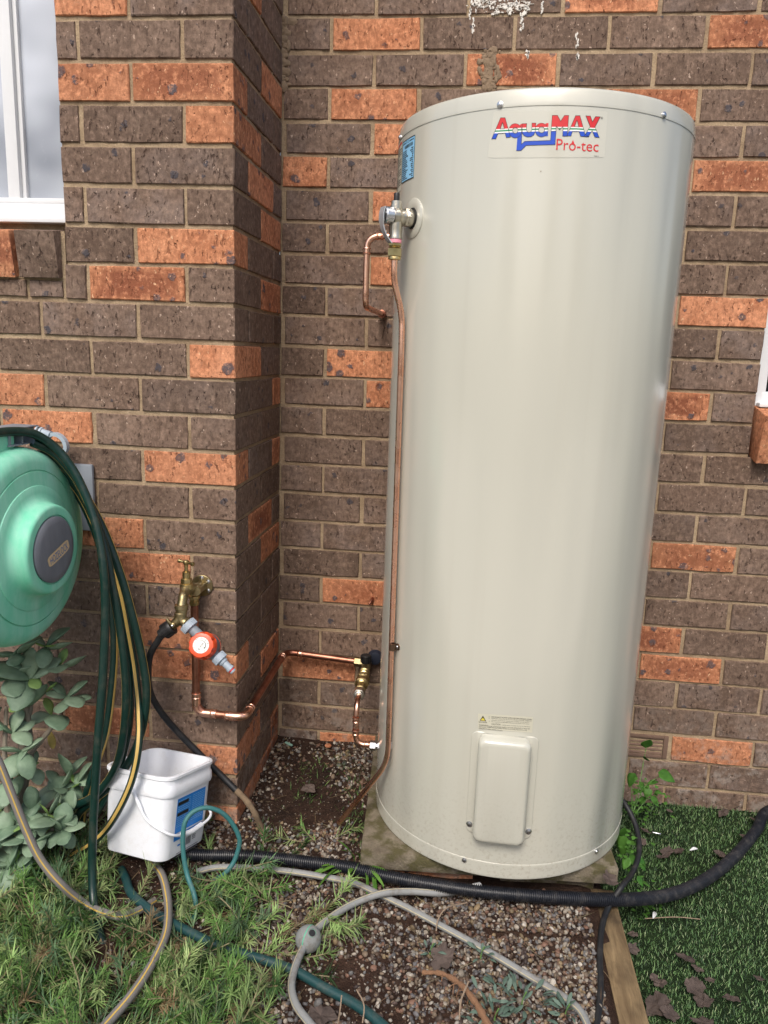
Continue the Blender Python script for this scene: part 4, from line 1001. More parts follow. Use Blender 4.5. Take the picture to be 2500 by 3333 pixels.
# ================================================================== HOSE REEL
hub = V(181, 1789, -.30); ax = Vector((math.cos(R_(-3)), math.sin(R_(-3)), 0)); RR = .212
reel = empty('hose_reel', (hub.x-.1, -.02, hub.z-.2), 'green plastic wall-mounted hose reel with grey round hub', 'hose reel')
prof = [(.10, -.29), (.17, -.285), (.20, -.26), (.208, -.23), (RR, -.16), (RR+.001, -.10), (RR, -.084), (.2085, -.070), (.2025, -.059), (.193, -.0515), (.182, -.0482), (.1665, -.0475), (.1662, -.0500), (.1648, -.0505), (.1636, -.0500), (.1632, -.0462), (.15, -.0448), (.1335, -.0438), (.1330, -.0418), (.1322, -.0412), (.118, -.0405), (.109, -.0385), (.1025, -.034), (.0985, -.026), (.0962, -.014), (.0945, -.0075), (.0915, -.0042), (.0875, -.0032), (.0745, -.0032), (.0738, -.0062), (.0722, -.0066), (.03, -.0066)]
mb = MB(); mb.lathe(prof, hub, ax, 96, True, True); mb.build('casing', REEL, reel)
mb = MB(); mb.lathe([(.0705, -.0068), (.0705, -.002), (.068, .0002), (.055, .0022), (.03, .0032), (.002, .0035)], hub, ax, 64, False, True); hb = mb.build('hub_cover', HUB, reel)
hy = Vector((-ax.y, ax.x, 0))
def HB_(eps): return lambda x, y: hub+ax*(.0036+eps-(x*x+y*y)*.6)+hy*x+up*y
tilt = R_(17)
def rr2(w_, h): return rrect((-w_, h), (w_, h), (w_, -h), (-w_, -h), .3)
pl = rr2(.041, .0125)
plate = lay([tess(rot2(rrect((-.041, .0125), (.041, .0125), (.041, -.0125), (-.041, -.0125), .25), tilt, .006, -.009))], HB_(.0006), None, [PLATE], 'name_plate', hb, [-.03+.01*i for i in range(8)])
vs, fs = text_flat('HOZELOCK'); lay([(rot2([((u-.5)*.068, (v-.5)*.0165) for u, v in vs], tilt, .006, -.009), fs)], HB_(.0012), None, [PLATEB], 'lettering', plate)
# shoulder ridge, outlet block and hose guide
sh = hub-ax*.09
mb = MB(); top = hub-ax*.12+up*(RR+.012)
mb.box(top+hy*-.06+up*-.004, (.075, .14, .05), Matrix.Rotation(R_(-3), 3, 'Z'), .012); mb.build('outlet_block', REEL, reel)
mb = MB()
gt = hub-ax*.105+up*(RR+.022)+hy*.03
mb.box(gt+up*.017, (.06, .10, .003), Matrix.Rotation(R_(-3), 3, 'Z'), .001); mb.box(gt-up*.017, (.06, .10, .003), Matrix.Rotation(R_(-3), 3, 'Z'), .001)
for k in range(3): mb.box(gt+hy*(-.045+.04*k), (.055, .003, .031), Matrix.Rotation(R_(-3), 3, 'Z'))
mb.build('hose_guide', GREYP, reel)
# wall bracket
brk = V(307, 1640, -.004)
mb = MB(); zc = (V(300, 1510, 0).z+V(300, 1725, 0).z)/2; hh = V(300, 1510, 0).z-V(300, 1725, 0).z
bx = V(311, 1600, 0).x
mb.box((bx-.06, -.007, zc), (.12, .012, hh), None, .005); mb.box((bx-.055, -.04, zc), (.03, .07, hh*.8), None, .006); mb.box((bx-.10, -.05, zc+.02), (.07, .05, .05), None, .01); mb.build('wall_bracket', simple('bracket_grey', (.23, .25, .28), .45, bump=.2), reel)
# hose end stop with ring, on top of the bracket
e0 = V(118, 1400, -.05); e1_ = V(165, 1417, -.05)
hk = empty('hose_connector', e1_, 'pale grey ring-shaped hose connector resting behind the top of the reel', 'hose connector')
dcon = (e1_-e0).normalized()
mb = MB(); mb.lathe([(.010, 0), (.0115, .001), (.0115, .004), (.0095, .005), (.0095, .0085), (.0115, .0095), (.0115, .014), (.009, .016), (.009, .034), (.011, .037)], e0, dcon, 20); mb.build('nozzle', GREYL, hk)
mb = MB(); mb.lathe([(.0098, .0), (.0108, .0006), (.0108, .003), (.0098, .0036)], e0+dcon*.005, dcon, 20); mb.build('o_ring', BLACKP, hk)
rc = V(185, 1445, -.05); vs = []; fs = []; nr = 28
e2_ = Vector((.72, 0, -.69)); ev = Vector((.69, 0, .72))
for k in range(nr):
    a = 2*math.pi*k/nr; c = rc+e2_*.026*math.cos(a)+ev*.021*math.sin(a); rd_ = (e2_*math.cos(a)+ev*math.sin(a))
    for du, dv_ in ((-.0045, -.007), (.0045, -.007), (.0045, .007), (-.0045, .007)): vs.append(c+rd_*du+Vector((0, dv_, 0)))
for k in range(nr):
    for j in range(4): fs.append([k*4+j, k*4+(j+1) % 4, ((k+1) % nr)*4+(j+1) % 4, ((k+1) % nr)*4+j])
mb = MB(); mb.add(vs, fs, False); mb.build('ring', GREYL, hk)

# ================================================================== HOSES
def hose_thing(name, label, base): return empty(name, base, label, 'hose')
green = hose_thing('garden_hose', 'dark green hose with yellow stripe hanging in loops over the reel', G(300, 2850, -.04))
def strand(px, r, mat, parent, stripes=(), smat=None, name='loop', seg=14):
    mb = MB(); mb.tube(px, r, seg); o = mb.build(name, mat, parent)
    for off, w_ in stripes:
        mb = MB(); mb.stripe_facing(px, r, w_, off, target=CAMP); mb.build('stripe', smat, o)
    return o
def path3(lst): return [V(x, y, d) for x, y, d in lst]
tp = hub-ax*.105+up*(RR+.022)
start = tp+hy*-.30+up*-.06
strand([tp+hy*-.26+up*.0]+path3([(40, 1404, -.30), (110, 1412, -.255), (175, 1452, -.225), (232, 1520, -.215), (283, 1620, -.215), (318, 1730, -.225), (338, 1860, -.24), (343, 2000, -.25), (335, 2200, -.27), (320, 2400, -.29), (310, 2560, -.30), (303, 2700, -.315), (300, 2830, -.335), (305, 2940, -.37), (322, 3030, -.43), (352, 3130, -.475), (380, 3250, -.545), (402, 3360, -.60)]), .0094, HG, green, [(1.9, .004)], HY)
strand(path3([(105, 1440, -.25), (170, 1470, -.215), (240, 1545, -.195), (290, 1640, -.19), (335, 1760, -.2), (374, 1950, -.215), (398, 2100, -.22), (410, 2250, -.22), (403, 2380, -.22), (383, 2480, -.22), (348, 2545, -.215), (300, 2595, -.21), (240, 2622, -.205), (175, 2636, -.2)]), .0094, HG, green, [(-2.3, .003), (1.2, .0012)], HY)
strand(path3([(130, 1462, -.22), (200, 1510, -.185), (262, 1590, -.165), (330, 1710, -.16), (392, 1870, -.165), (432, 2010, -.17), (464, 2150, -.17), (477, 2250, -.175), (468, 2350, -.18), (440, 2440, -.185), (400, 2510, -.19), (358, 2560, -.195), (310, 2600, -.2), (255, 2650, -.19), (238, 2700, -.18), (200, 2790, -.19), (140, 2862, -.21), (92, 2915, -.24), (41, 2951, -.26), (-30, 2962, -.28)]), .0094, HG, green, [(-1.25, .0035)], HY)
strand(path3([(150, 1480, -.2), (225, 1545, -.165), (285, 1640, -.145), (345, 1770, -.14), (392, 1920, -.14), (420, 2060, -.14), (440, 2180, -.145), (452, 2300, -.18), (452, 2420, -.235), (432, 2530, -.255), (395, 2620, -.262), (345, 2700, -.255), (290, 2752, -.235), (246, 2777, -.22), (179, 2813, -.22), (113, 2833, -.23), (50, 2840, -.24)]), .0088, HG, green, [(.25, .007)], HY)
strand(path3([(215, 1540, -.14), (290, 1680, -.12), (340, 1830, -.115), (365, 1980, -.115), (372, 2120, -.12), (362, 2260, -.13), (343, 2390, -.14), (315, 2480, -.15), (288, 2560, -.16), (270, 2630, -.165), (262, 2690, -.17)]), .0092, HG, green, [(-.9, .0075)], HY)
strand(path3([(180, 1510, -.17), (262, 1610, -.135), (322, 1740, -.128), (370, 1900, -.13), (398, 2040, -.14), (416, 2180, -.15), (424, 2300, -.165), (414, 2400, -.18), (390, 2490, -.185), (362, 2560, -.19), (330, 2620, -.19), (300, 2670, -.185)]), .0090, HG, green, [(1.0, .0022)], HY)
strand([G(238, 2672, -.02), G(225, 2705, -.03), G(195, 2792, -.03), G(150, 2858, -.03), G(90, 2915, -.035), G(40, 2951, -.035), G(-40, 2960, -.035)], .0094, HG, green, [], HY, 'ground_run')
# words printed on the stripe of the loop in front of the pail
q0, q1 = V(432, 2530, -.246), V(417, 2568, -.25)
u_ = (q0-q1).normalized(); fnv = (Vector(CAMP)-q0).normalized(); v_ = u_.cross(fnv).normalized()*-1
vs, fs = text_flat('HOLMAN'); mb = MB(); mb.add([q1+u_*((q0-q1).length*a)+v_*(.0045*(b-.5))+fnv*.0012 for a, b in vs], fs, False); mb.build('lettering', INK, green)

g1 = hose_thing('grey_hose', 'grey hose with yellow stripe sloping down through the succulent leaves', G(300, 2950, -.03))
P1 = [V(-40, 2410, -.40), V(0, 2490, -.40), V(32, 2570, -.40), V(80, 2690, -.40), V(130, 2795, -.40), V(195, 2875, -.395), G(270, 2938, -.02), G(340, 2972, -.022), G(400, 2982, -.022), G(455, 2962, -.025), G(500, 2935, -.04)]
strand(P1, .0088, HGR, g1, [(.15, .0026)], HGY, 'hose_tube')
g2 = hose_thing('grey_hose', 'grey hose with bright yellow stripe curving out from under the white pail', G(540, 2980, -.03))
P2 = [G(470, 2770, -.035), G(500, 2810, -.03), G(528, 2850, -.022), G(545, 2920, -.018), G(548, 2980, -.012), G(540, 3040, -.008), G(515, 3100, -.005), G(470, 3180, -.005), G(420, 3250, -.005), G(368, 3310, -.008), G(310, 3375, -.01)]
strand(P2, .0092, HGR, g2, [(.3, .0026)], HGY, 'hose_tube')
g3 = hose_thing('pale_hose', 'pale grey hose lying across the gravel towards the timber edging', G(1312, 2948, -.03))
P3 = [G(*a) for a in [(640, 2838, -.025), (700, 2824, -.024), (800, 2825, -.024), (900, 2832, -.022), (1005, 2846, -.022), (1159, 2877, -.022), (1225, 2907, -.022), (1312, 2948, -.024), (1466, 3030, -.026), (1600, 3104, -.028), (1708, 3169, -.028), (1817, 3234, -.03), (1882, 3283, -.032), (1912, 3335, -.034), (1930, 3400, -.034)]]
strand(P3, .0076, HW, g3, [(.3, .002)], HWY, 'hose_tube')
g4 = hose_thing('pale_hose', 'pale grey hose curling over the gravel with a round stopper on it', G(1005, 3056, -.03))
P4 = [G(*a) for a in [(1563, 2884, -.022), (1500, 2897, -.02), (1440, 2907, -.018), (1338, 2902, -.012), (1251, 2907, -.004), (1159, 2938, -.012), (1087, 2979, -.012), (1030, 3025, -.012), (1005, 3056, -.012), (984, 3092, -.014), (959, 3153, -.018), (948.6, 3215, -.018), (964, 3271, -.02), (1005, 3327, -.022), (1060, 3390, -.024)]]
strand(P4, .0078, HW, g4, [(.8, .002)], HWY, 'hose_tube')
bc_ = G(1004, 3056, -.012)
mb = MB(); pr = [(.009, -.0262)]+[(.0275*math.cos(R_(a)), .0275*math.sin(R_(a))) for a in range(-66, 67, 12)]+[(.009, .0262)]
axb = (P4[7]-P4[9]).normalized(); mb.lathe(pr, bc_, axb, 32); sb = mb.build('stop_ball', hose_mat('muddy_grey_ball', (.22, .23, .22), (.12, .09, .06), .8, .75), g4)
mb = MB(); mb.lathe([(.0278, -.001), (.0281, 0), (.0278, .001)], bc_, axb.cross(up), 32, False, False)
hd_ = (Vector((0.35, -.35, .87))).normalized(); mb.lathe([(.0085, -.001), (.0085, .0275)], bc_, hd_, 18, False, False); mb.build('ball_collar', simple('mint_plastic', (.08, .42, .25), .5), sb)
mb = MB(); mb.lathe([(.0068, 0), (.0068, .0278)], bc_, hd_, 18); mb.build('ball_hole', BLACKP, sb)
mb = MB(); mb.lathe([(.0085, -.02), (.0088, 0), (.0075, .001)], P4[0], (P4[0]-P4[1]), 16); mb.build('hose_end', WHITEP, g4)
g5 = hose_thing('teal_hose', 'thick dark teal hose crossing the needle-leaved ground cover to the gravel', G(700, 3075, -.03))
P5 = [G(*a) for a in [(395, 2830, -.045), (410, 2862, -.035), (425, 2905, -.024), (461, 2941, -.022), (512, 2977, -.024), (615, 3033, -.024), (717, 3082, -.026), (820, 3113, -.028), (954, 3158, -.028), (1056, 3215, -.03), (1159, 3271, -.03), (1235, 3328, -.03), (1310, 3400, -.03)]]
strand(P5, .0096, HT, g5, [], None, 'hose_tube')
g6 = hose_thing('thin_hose', 'thin teal hose arching up in a loop in front of the white pail', G(622, 3010, -.04))
P6 = [G(618, 3040, -.05), V(624, 3008, -.36), V(638, 2961, -.345), V(633, 2915, -.33), V(610, 2849, -.30), V(597, 2777, -.285), V(596, 2715, -.275), V(604, 2672, -.265), V(628, 2643, -.25), V(668, 2629, -.235), V(717, 2642, -.22), V(756, 2680, -.21), V(780, 2733, -.21), V(778, 2755, -.212), V(762, 2804, -.222), V(738, 2838, -.235), G(705, 2862, -.04), G(680, 2874, -.055)]
strand(P6, .0056, HTH, g6, [], None, 'hose_tube', 12)
cb = hose_thing('black_cable', 'smooth black cable curving from behind the tank down along the timber edging', G(1955, 3110, -.03))
P7 = [V(2000, 2570, .13), V(2034, 2616, .09), V(2061, 2665, .06), V(2077, 2719, .02), V(2079, 2784, -.04), V(2056, 2844, -.10), V(2023, 2887, -.165), G(1982, 2950, -.030), G(1960, 3017, -.034), G(1953, 3109, -.036), G(1955, 3218, -.036), G(1948, 3299, -.036), G(1938, 3380, -.036)]
strand(P7, .0066, HB, cb, [], None, 'cable', 12)
# corrugated conduit
cd = hose_thing('corrugated_conduit', 'long black corrugated conduit crossing in front of the tank onto the turf', G(1700, 2915, -.02))
PC = [G(*a) for a in [(480, 2760, -.03), (620, 2782, -.024), (800, 2786, -.02), (1000, 2806, -.014), (1150, 2826, -.008), (1250, 2851, -.006), (1400, 2878, -.004), (1550, 2900, -.004), (1700, 2914, -.004), (1850, 2924, -.008), (1960, 2928, -.016), (2080, 2926, -.04), (2180, 2912, -.07), (2270, 2878, -.095), (2350, 2825, -.11), (2415, 2762, -.118), (2465, 2698, -.112), (2500, 2640, -.095)]]+[Vector((1.66, .41, -.085)), Vector((1.85, .415, -.08)), Vector((2.1, .415, -.08))]
mb = MB(); mb.tube(PC, .0150, 16, rf=lambda t, i: .0152 if i % 4 in (0, 1) else .0118, step=.00125, smooth=False); mb.build('conduit', CONDUIT, cd)

# ================================================================== PAIL
# it sits tipped back on the hoses, leaning towards the wall
TILT = Matrix.Rotation(-.239, 3, 'X'); YR = Matrix.Rotation(1.2896, 3, 'Z')
e1 = TILT @ YR @ Vector((1, 0, 0)); e2 = TILT @ YR @ Vector((0, 1, 0)); pu = TILT @ Vector((0, 0, 1))
sb_, st_, hz0, hz1 = .176, .200, .0, .2023
pc = Vector((-.1552, -.1718, -.005))
pail = empty('plastic_pail', (pc.x, pc.y, -.02), 'empty white square plastic pail with blue label and bail handle', 'pail')
def rsq(half, rc, z, n=6):
    out = []
    for sx, sy, s0 in ((1, 1, 0), (-1, 1, 90), (-1, -1, 180), (1, -1, 270)):
        for k in range(n): an = R_(s0+90*k/(n-1)); out.append(pc+e1*(sx*(half-rc)+rc*math.cos(an))+e2*(sy*(half-rc)+rc*math.sin(an))+pu*z)
    return out
def rings_mesh(rs, cap0=True, cap1=False):
    vs = [p for r in rs for p in r]; m_ = len(rs[0]); fs = []
    for i in range(len(rs)-1):
        for k in range(m_): k2 = (k+1) % m_; fs.append([i*m_+k, i*m_+k2, (i+1)*m_+k2, (i+1)*m_+k])
    if cap0: fs.append(list(range(m_))[::-1])
    if cap1: fs.append([(len(rs)-1)*m_+k for k in range(m_)])
    return vs, fs
def hw(z): return (sb_+(st_-.008-sb_)*(z-hz0)/(hz1-hz0))/2
zb2 = hz1-.05
rs = [rsq(hw(hz0)-.006, .026, hz0), rsq(hw(hz0)-.001, .028, hz0+.004), rsq(hw(hz0+.02), .028, hz0+.02), rsq(hw(zb2), .03, zb2), rsq(hw(zb2)+.004, .032, zb2+.001), rsq(hw(zb2)+.0055, .033, zb2+.006), rsq(hw(hz1)+.0025, .033, hz1-.026), rsq(hw(hz1)-.0005, .031, hz1-.022), rsq(hw(hz1)-.0005, .031, hz1-.011), rsq(hw(hz1)+.003, .033, hz1-.008), rsq(hw(hz1)+.003, .033, hz1-.002), rsq(hw(hz1)+.001, .032, hz1), rsq(hw(hz1)-.004, .029, hz1), rsq(hw(hz1)-.005, .029, hz1-.004), rsq(hw(hz1-.05)-.005, .027, hz1-.05), rsq(hw(hz0+.02)-.005, .024, hz0+.012), rsq(hw(hz0)-.02, .02, hz0+.006)]
vs, fs = rings_mesh(rs, True, True); mb = MB(); mb.add(vs, fs); mb.build('tub', PAIL, pail)
# label on the face towards +x (right-hand face): face normal -e2
def PF(eps): # u along e1 in metres from the face centre, v = height
    def f(u, v): return pc+e1*u+e2*-(hw(v)+eps)+pu*v
    return f
zl0, zl1 = hz0+.06, zb2-.01
ltop = PF(.0006)
lb = lay([rect(-.052, zl0, .06, zl1)], PF(.0006), None, [PBLUE], 'label', pail)
LL = simple('pale_blue_print', (.2, .45, .78), .4); rd = random.Random(9); fl = []; fk = []
y = zl1-.008
while y > zl0+.012:
    for xa, xb_ in ((-.048, .002), (.008, .056)):
        x = xa
        while x < xb_-.003: w_ = min(rd.uniform(.004, .011), xb_-x); fl.append(rect(x, y, x+w_, y+.0016)); x += w_+.0015
    y -= .0046
for y, w_ in ((zl1-.017, .034), (zl1-.042, .036)): fk.append(rect(-.049, y, -.049+w_*1.2, y+.008))
lay(fl, PF(.0009), None, [LL], 'print', lb); lay(fk, PF(.0012), None, [INK], 'print', lb)
lay([rect(-.053, zl0-.018, .06, zl0-.004)], PF(.0006), None, [PBLUE], 'label_strip', pail)
fl = [rect(-.002+.0024*k, zl0-.042, -.002+.0024*k+(.0012 if k % 3 else .0018), zl0-.024) for k in range(8)]+[rect(.022, zl0-.036+.004*k, .036, zl0-.034+.004*k) for k in range(4)]
for k in range(3): fl.append(rect(-.038, zl0-.052-.004*k, .048, zl0-.0505-.004*k))
lay(fl, PF(.0006), None, [simple('grey_print', (.16, .16, .18), .5)], 'print', pail)
lay([rect(-.036, zl0-.034, -.026, zl0-.03)], PF(.0007), None, [PBLUE], 'print', pail); lay([rect(-.025, zl0-.034, -.016, zl0-.03)], PF(.0007), None, [INKR], 'print', pail)
# bail handle hanging across the label face, pivots at the two side faces
pv = zb2+.012
lp = pc+e2*0-e1*0
A_ = pc+e1*-(hw(pv)+.008)+pu*pv; B_ = pc+e1*(hw(pv)+.008)+pu*pv
low = zl0-.006
hpts = [A_+e2*.0, A_+e2*-.02+pu*-.028, A_+e2*-.046+e1*.004+pu*-.065, pc+e1*-(hw(low)-.012)+e2*-(hw(low)+.010)+pu*(low+.016), pc+e1*-.02+e2*-(hw(low)+.013)+pu*low, pc+e1*.02+e2*-(hw(low)+.013)+pu*low, pc+e1*(hw(low)-.008)+e2*-(hw(low)+.010)+pu*(low+.014), B_+e2*-.046-e1*.002+pu*-.065, B_+e2*-.02+pu*-.028, B_]
mb = MB(); mb.tube(hpts, .0034, 10, rf=lambda t, i: .0034 if .12 < t < .88 else .0045); hnd = mb.build('bail_handle', PAIL, pail)
gp = [p for p in path(hpts, .008)[0]]
n0, n1 = int(len(gp)*.41), int(len(gp)*.60); mb = MB(); mb.tube(gp[n0:n1], .0068, 12); mb.build('grip', PAIL, hnd)

# ================================================================== GRAVEL
def ico(sub=1):
    bm = bmesh.new(); bmesh.ops.create_icosphere(bm, subdivisions=sub, radius=1); bm.verts.index_update()
    v = np.array([x.co[:] for x in bm.verts]); f = np.array([[y.index for y in x.verts] for x in bm.faces]); bm.free(); return v, f
IV, IF = ico(2)
def rotm(n_):
    q = rng.normal(size=(n_, 4)); q /= np.linalg.norm(q, axis=1)[:, None]; a, b, c, d_ = q.T
    return np.stack([np.stack([1-2*(c*c+d_*d_), 2*(b*c-a*d_), 2*(b*d_+a*c)], -1), np.stack([2*(b*c+a*d_), 1-2*(b*b+d_*d_), 2*(c*d_-a*b)], -1), np.stack([2*(b*d_-a*c), 2*(c*d_+a*b), 1-2*(b*b+c*c)], -1)], 1)
# finer grit between the stones
IV1, IF1 = ico(1)
PAL = np.array([(.26, .19, .13), (.19, .12, .08), (.33, .28, .22), (.12, .085, .065), (.42, .36, .29), (.2, .19, .18), (.28, .2, .11), (.09, .06, .05), (.16, .15, .15), (.5, .45, .38), (.22, .12, .08)])
def gravel_density(x, y):
    nz = noise.noise(Vector((x*4.2, y*4.2, 8.1)))
    d_ = .0
    if x > .08 and y < -.16: d_ = .62+.8*nz                     # in front of the tank
    if x > .55 and y < -.2: d_ = .85+.5*nz
    if -.02 < x < .37 and -.2 < y < .44: d_ = .26+.8*nz           # between pail, walls and slab
    if x <= .08 and y < -.16: d_ = .16+.4*nz-(.08-x)*1.2
    if x <= -.02 and y >= -.16: d_ = .35+.4*nz
    if math.hypot(x-.255, y+.03) < .055: d_ = .95
    return max(0, min(1, d_))
spots = []
while len(spots) < 10500:
    x = random.uniform(-.75, .93); y = random.uniform(-.72, .44)
    if random.random() > gravel_density(x, y): continue
    if .36 < x < .955 and y > -.165: continue
    if y > -.003 and x < 0: continue
    if x > .885: continue
    spots.append((x, y, bedz(x, y)))
N_ = len(spots); sp_ = np.array(spots); sz = rng.uniform(.0028, .0058, N_)*np.where(rng.random(N_) < .06, 1.45, 1)
var = np.stack([IV*(1+.22*np.array([[noise.noise(Vector(v)*1.3+Vector((k*7.7, 0, 0)))] for v in IV])) for k in range(12)])
sh_ = var[rng.integers(0, 12, N_)]*(sz[:, None, None]*np.stack([rng.uniform(.9, 1.35, N_), rng.uniform(.8, 1.05, N_), rng.uniform(.5, .8, N_)], -1)[:, None, :])
sh_ = np.einsum('nij,nkj->nki', rotm(N_), sh_)
pos = sp_+np.stack([np.zeros(N_), np.zeros(N_), sz*rng.uniform(-.35, .7, N_)], -1)
vv = (sh_+pos[:, None, :]).reshape(-1, 3)
# a coarser stone for most keeps the triangle count down
tt = (IF[None]+(np.arange(N_)*len(IV))[:, None, None]).reshape(-1, 3)
tone = np.repeat(PAL[rng.integers(0, len(PAL), N_)]*rng.uniform(.42, .95, (N_, 1)), len(IV), axis=0)
o = fast_mesh('gravel', vv, tt, PEB, None, tone); tag(o, 'small brown and cream river pebbles spread over the garden bed', 'gravel', kind='stuff')

gs = []
while len(gs) < 7000:
    x = random.uniform(-.5, .9); y = random.uniform(-.7, .44)
    if random.random() > gravel_density(x, y)+.3: continue
    if (.36 < x < .955 and y > -.165) or (y > -.003 and x < 0) or x > .885: continue
    gs.append((x, y, bedz(x, y)+random.uniform(-.0005, .002)))
gs = np.array(gs); NG = len(gs); gsz = rng.uniform(.001, .0026, NG)
gv = np.einsum('nij,nkj->nki', rotm(NG), IV1[None]*(gsz[:, None, None]*rng.uniform(.6, 1.2, (NG, 1, 3))))+gs[:, None, :]
o = fast_mesh('grit', gv.reshape(-1, 3), (IF1[None]+(np.arange(NG)*len(IV1))[:, None, None]).reshape(-1, 3), PEB, None, np.repeat(PAL[rng.integers(0, len(PAL), NG)]*rng.uniform(.35, .9, (NG, 1)), len(IV1), axis=0)); tag(o, 'fine dark grit and crumbs of soil between the pebbles', 'grit', kind='stuff')

# ================================================================== BLADES (vectorised)
def blades(base, direc, length, width, bend, tone, segs=3, flat=None):
    """tapered ribbons: base (n,3), unit direc (n,3); bends towards -z; returns verts, quads, tones"""
    n_ = len(base); up_ = np.array([0, 0, 1.0]); side_ = np.cross(direc, up_); ln = np.linalg.norm(side_, axis=1, keepdims=True); side_ = np.where(ln > 1e-3, side_/np.maximum(ln, 1e-6), np.array([1.0, 0, 0]))
    if flat is not None:
        nrm_ = np.cross(side_, direc); side_ = side_*np.cos(flat)[:, None]+nrm_*np.sin(flat)[:, None]
    rows = []
    for k in range(segs+1):
        t = k/segs; c = base+direc*(length*t)[:, None]-up_*(bend*length*t*t)[:, None]
        w_ = width*(1-t**2.2)*(.55+.9*t*(1-t)*2) if k < segs else width*.04
        rows += [c-side_*w_[:, None]/2, c+side_*w_[:, None]/2]
    v = np.stack(rows, 1); m_ = 2*(segs+1); f = []
    for k in range(segs): f.append([2*k, 2*k+1, 2*k+3, 2*k+2])
    f = np.array(f)[None]+(np.arange(n_)*m_)[:, None, None]
    return v.reshape(-1, 3), f.reshape(-1, 4), np.repeat(tone, m_, axis=0)
# --- turf
NB = 76000; bx_ = rng.uniform(.955, 2.0, NB); by_ = rng.uniform(-.7, .445, NB)
dens = np.array([noise.noise(Vector((x*6, y*6, 2))) for x, y in zip(bx_, by_)]); keep = (rng.random(NB) < .85+.5*dens)
tx0, ty0 = A.x, A.y
keep &= bx_ > (A.x+(by_-A.y)*(dr.x/dr.y)+.032)
bx_, by_ = bx_[keep], by_[keep]; n_ = len(bx_); az = rng.uniform(0, 2*math.pi, n_); ln = rng.uniform(.25, 1.0, n_)
dd = np.stack([np.cos(az)*ln, np.sin(az)*ln, np.ones(n_)], -1); dd /= np.linalg.norm(dd, axis=1)[:, None]
tn = np.array([(.07, .15, .055), (.12, .23, .08), (.19, .31, .12), (.035, .07, .035), (.34, .42, .22)])[rng.choice(5, n_, p=[.24, .28, .24, .14, .10])]*rng.uniform(.75, 1.2, (n_, 1))
v, f, t_ = blades(np.stack([bx_, by_, np.full(n_, TURFZ-.002)], -1), dd, rng.uniform(.006, .014, n_)*np.where(rng.random(n_) < .04, 2.2, 1), rng.uniform(.0012, .0022, n_), rng.uniform(0, .4, n_), tn, 2)
o = fast_mesh('turf', v, f, TURF, None, t_); tag(o, 'short dense green turf to the lower right of the tank', 'turf', kind='stuff')

# --- trailing needle-leaved ground cover
def cover_density(x, y):
    p = .5*noise.noise(Vector((x*5, y*5, 4.4)))
    if y < -.2: d_ = 1.0 if x < -.02 else max(0, 1-(x+.02)/.30)
    else: d_ = .4 if x < -.05 else .0
    if y < -.42: d_ = max(d_, 1.0 if x < .1 else max(0, 1-(x-.1)/.22))
    return d_+p-.15
B_ = []; Dv = []; Ln = []; Wd = []; Bn = []; Tn = []; stems = MB()
GC = 1.0*np.array([(.085, .18, .04), (.145, .27, .07), (.24, .36, .12), (.045, .1, .03), (.12, .21, .1), (.29, .37, .15)])
cnt = 0; tries = 0
HP = [tuple(q) for lst, k0_ in ((P1, 4), (P2, 0), (P5, 0), (P3, 0), (P4, 0), (PC, 0)) for q in path(lst[k0_:], .008)[0][::2]]+[tuple(G(305+.2*k, 2860+k, -.02)) for k in range(0, 480, 14)]
while cnt < 850 and tries < 16000:
    tries += 1
    x = random.uniform(-.72, .36); y = random.uniform(-.74, -.03)
    if random.random() > cover_density(x, y): continue
    if (Vector((x, y, 0))-Vector((pc.x, pc.y, 0))).length < .1: continue
    cnt += 1
    z = bedz(x, y); az_ = random.uniform(0, 6.28); tr = random.uniform(.2, .9); L = random.uniform(.08, .22)
    d0 = Vector((math.cos(az_), math.sin(az_), .05+tr*.22)).normalized()
    pts_ = [Vector((x, y, z-.004))]
    dcur = d0.copy()
    for k in range(5):
        pts_.append(pts_[-1]+dcur*L/5); dcur = (dcur+Vector((random.uniform(-.4, .4), random.uniform(-.4, .4), random.uniform(-.1, .22)))).normalized()
    if any((hx-p.x)**2+(hy_-p.y)**2 < .015**2 and p.z > hz_-.012 for p in pts_[1:] for hx, hy_, hz_ in HP): cnt -= 1; continue
    if True: stems.tube(pts_, .0015, 5, step=.02, caps=False)
    P, T, N_s = path(pts_, .0068); c0 = (GC[random.randrange(6)] if random.random() > .05 else np.array((.24, .17, .09)))*random.uniform(.55, 1.2)
    for i, p in enumerate(P):
        fr = i/len(P)
        if fr < .3: continue
        for k in range(3 if fr < .8 else 6):
            a = random.uniform(0, 6.28); b = T[i].cross(N_s[i]); o_d = (N_s[i]*math.cos(a)+b*math.sin(a))
            dirv = (T[i]*random.uniform(.3, 1.4)+o_d*random.uniform(.6, 1.2)).normalized(); B_.append(p[:]); Dv.append(dirv[:]); Ln.append(random.uniform(.016, .05)*(1.1-.3*fr)); Wd.append(random.uniform(.0023, .0037)); Bn.append(random.uniform(-.5, .8)); Tn.append(c0*random.uniform(.8, 1.5))
v, f, t_ = blades(np.array(B_), np.array(Dv), np.array(Ln), np.array(Wd), np.array(Bn), np.array(Tn), 3)
gc_ = empty('ground_cover', (-.25, -.45, -.04), 'trailing green needle-leaved ground cover in the lower corner under the hoses', 'ground cover'); gc_['kind'] = 'stuff'
fast_mesh('needles', v, f, BLADE, gc_, t_); stems.build('stems', simple('cover_stem', (.2, .17, .09), .7, var=.4), gc_)
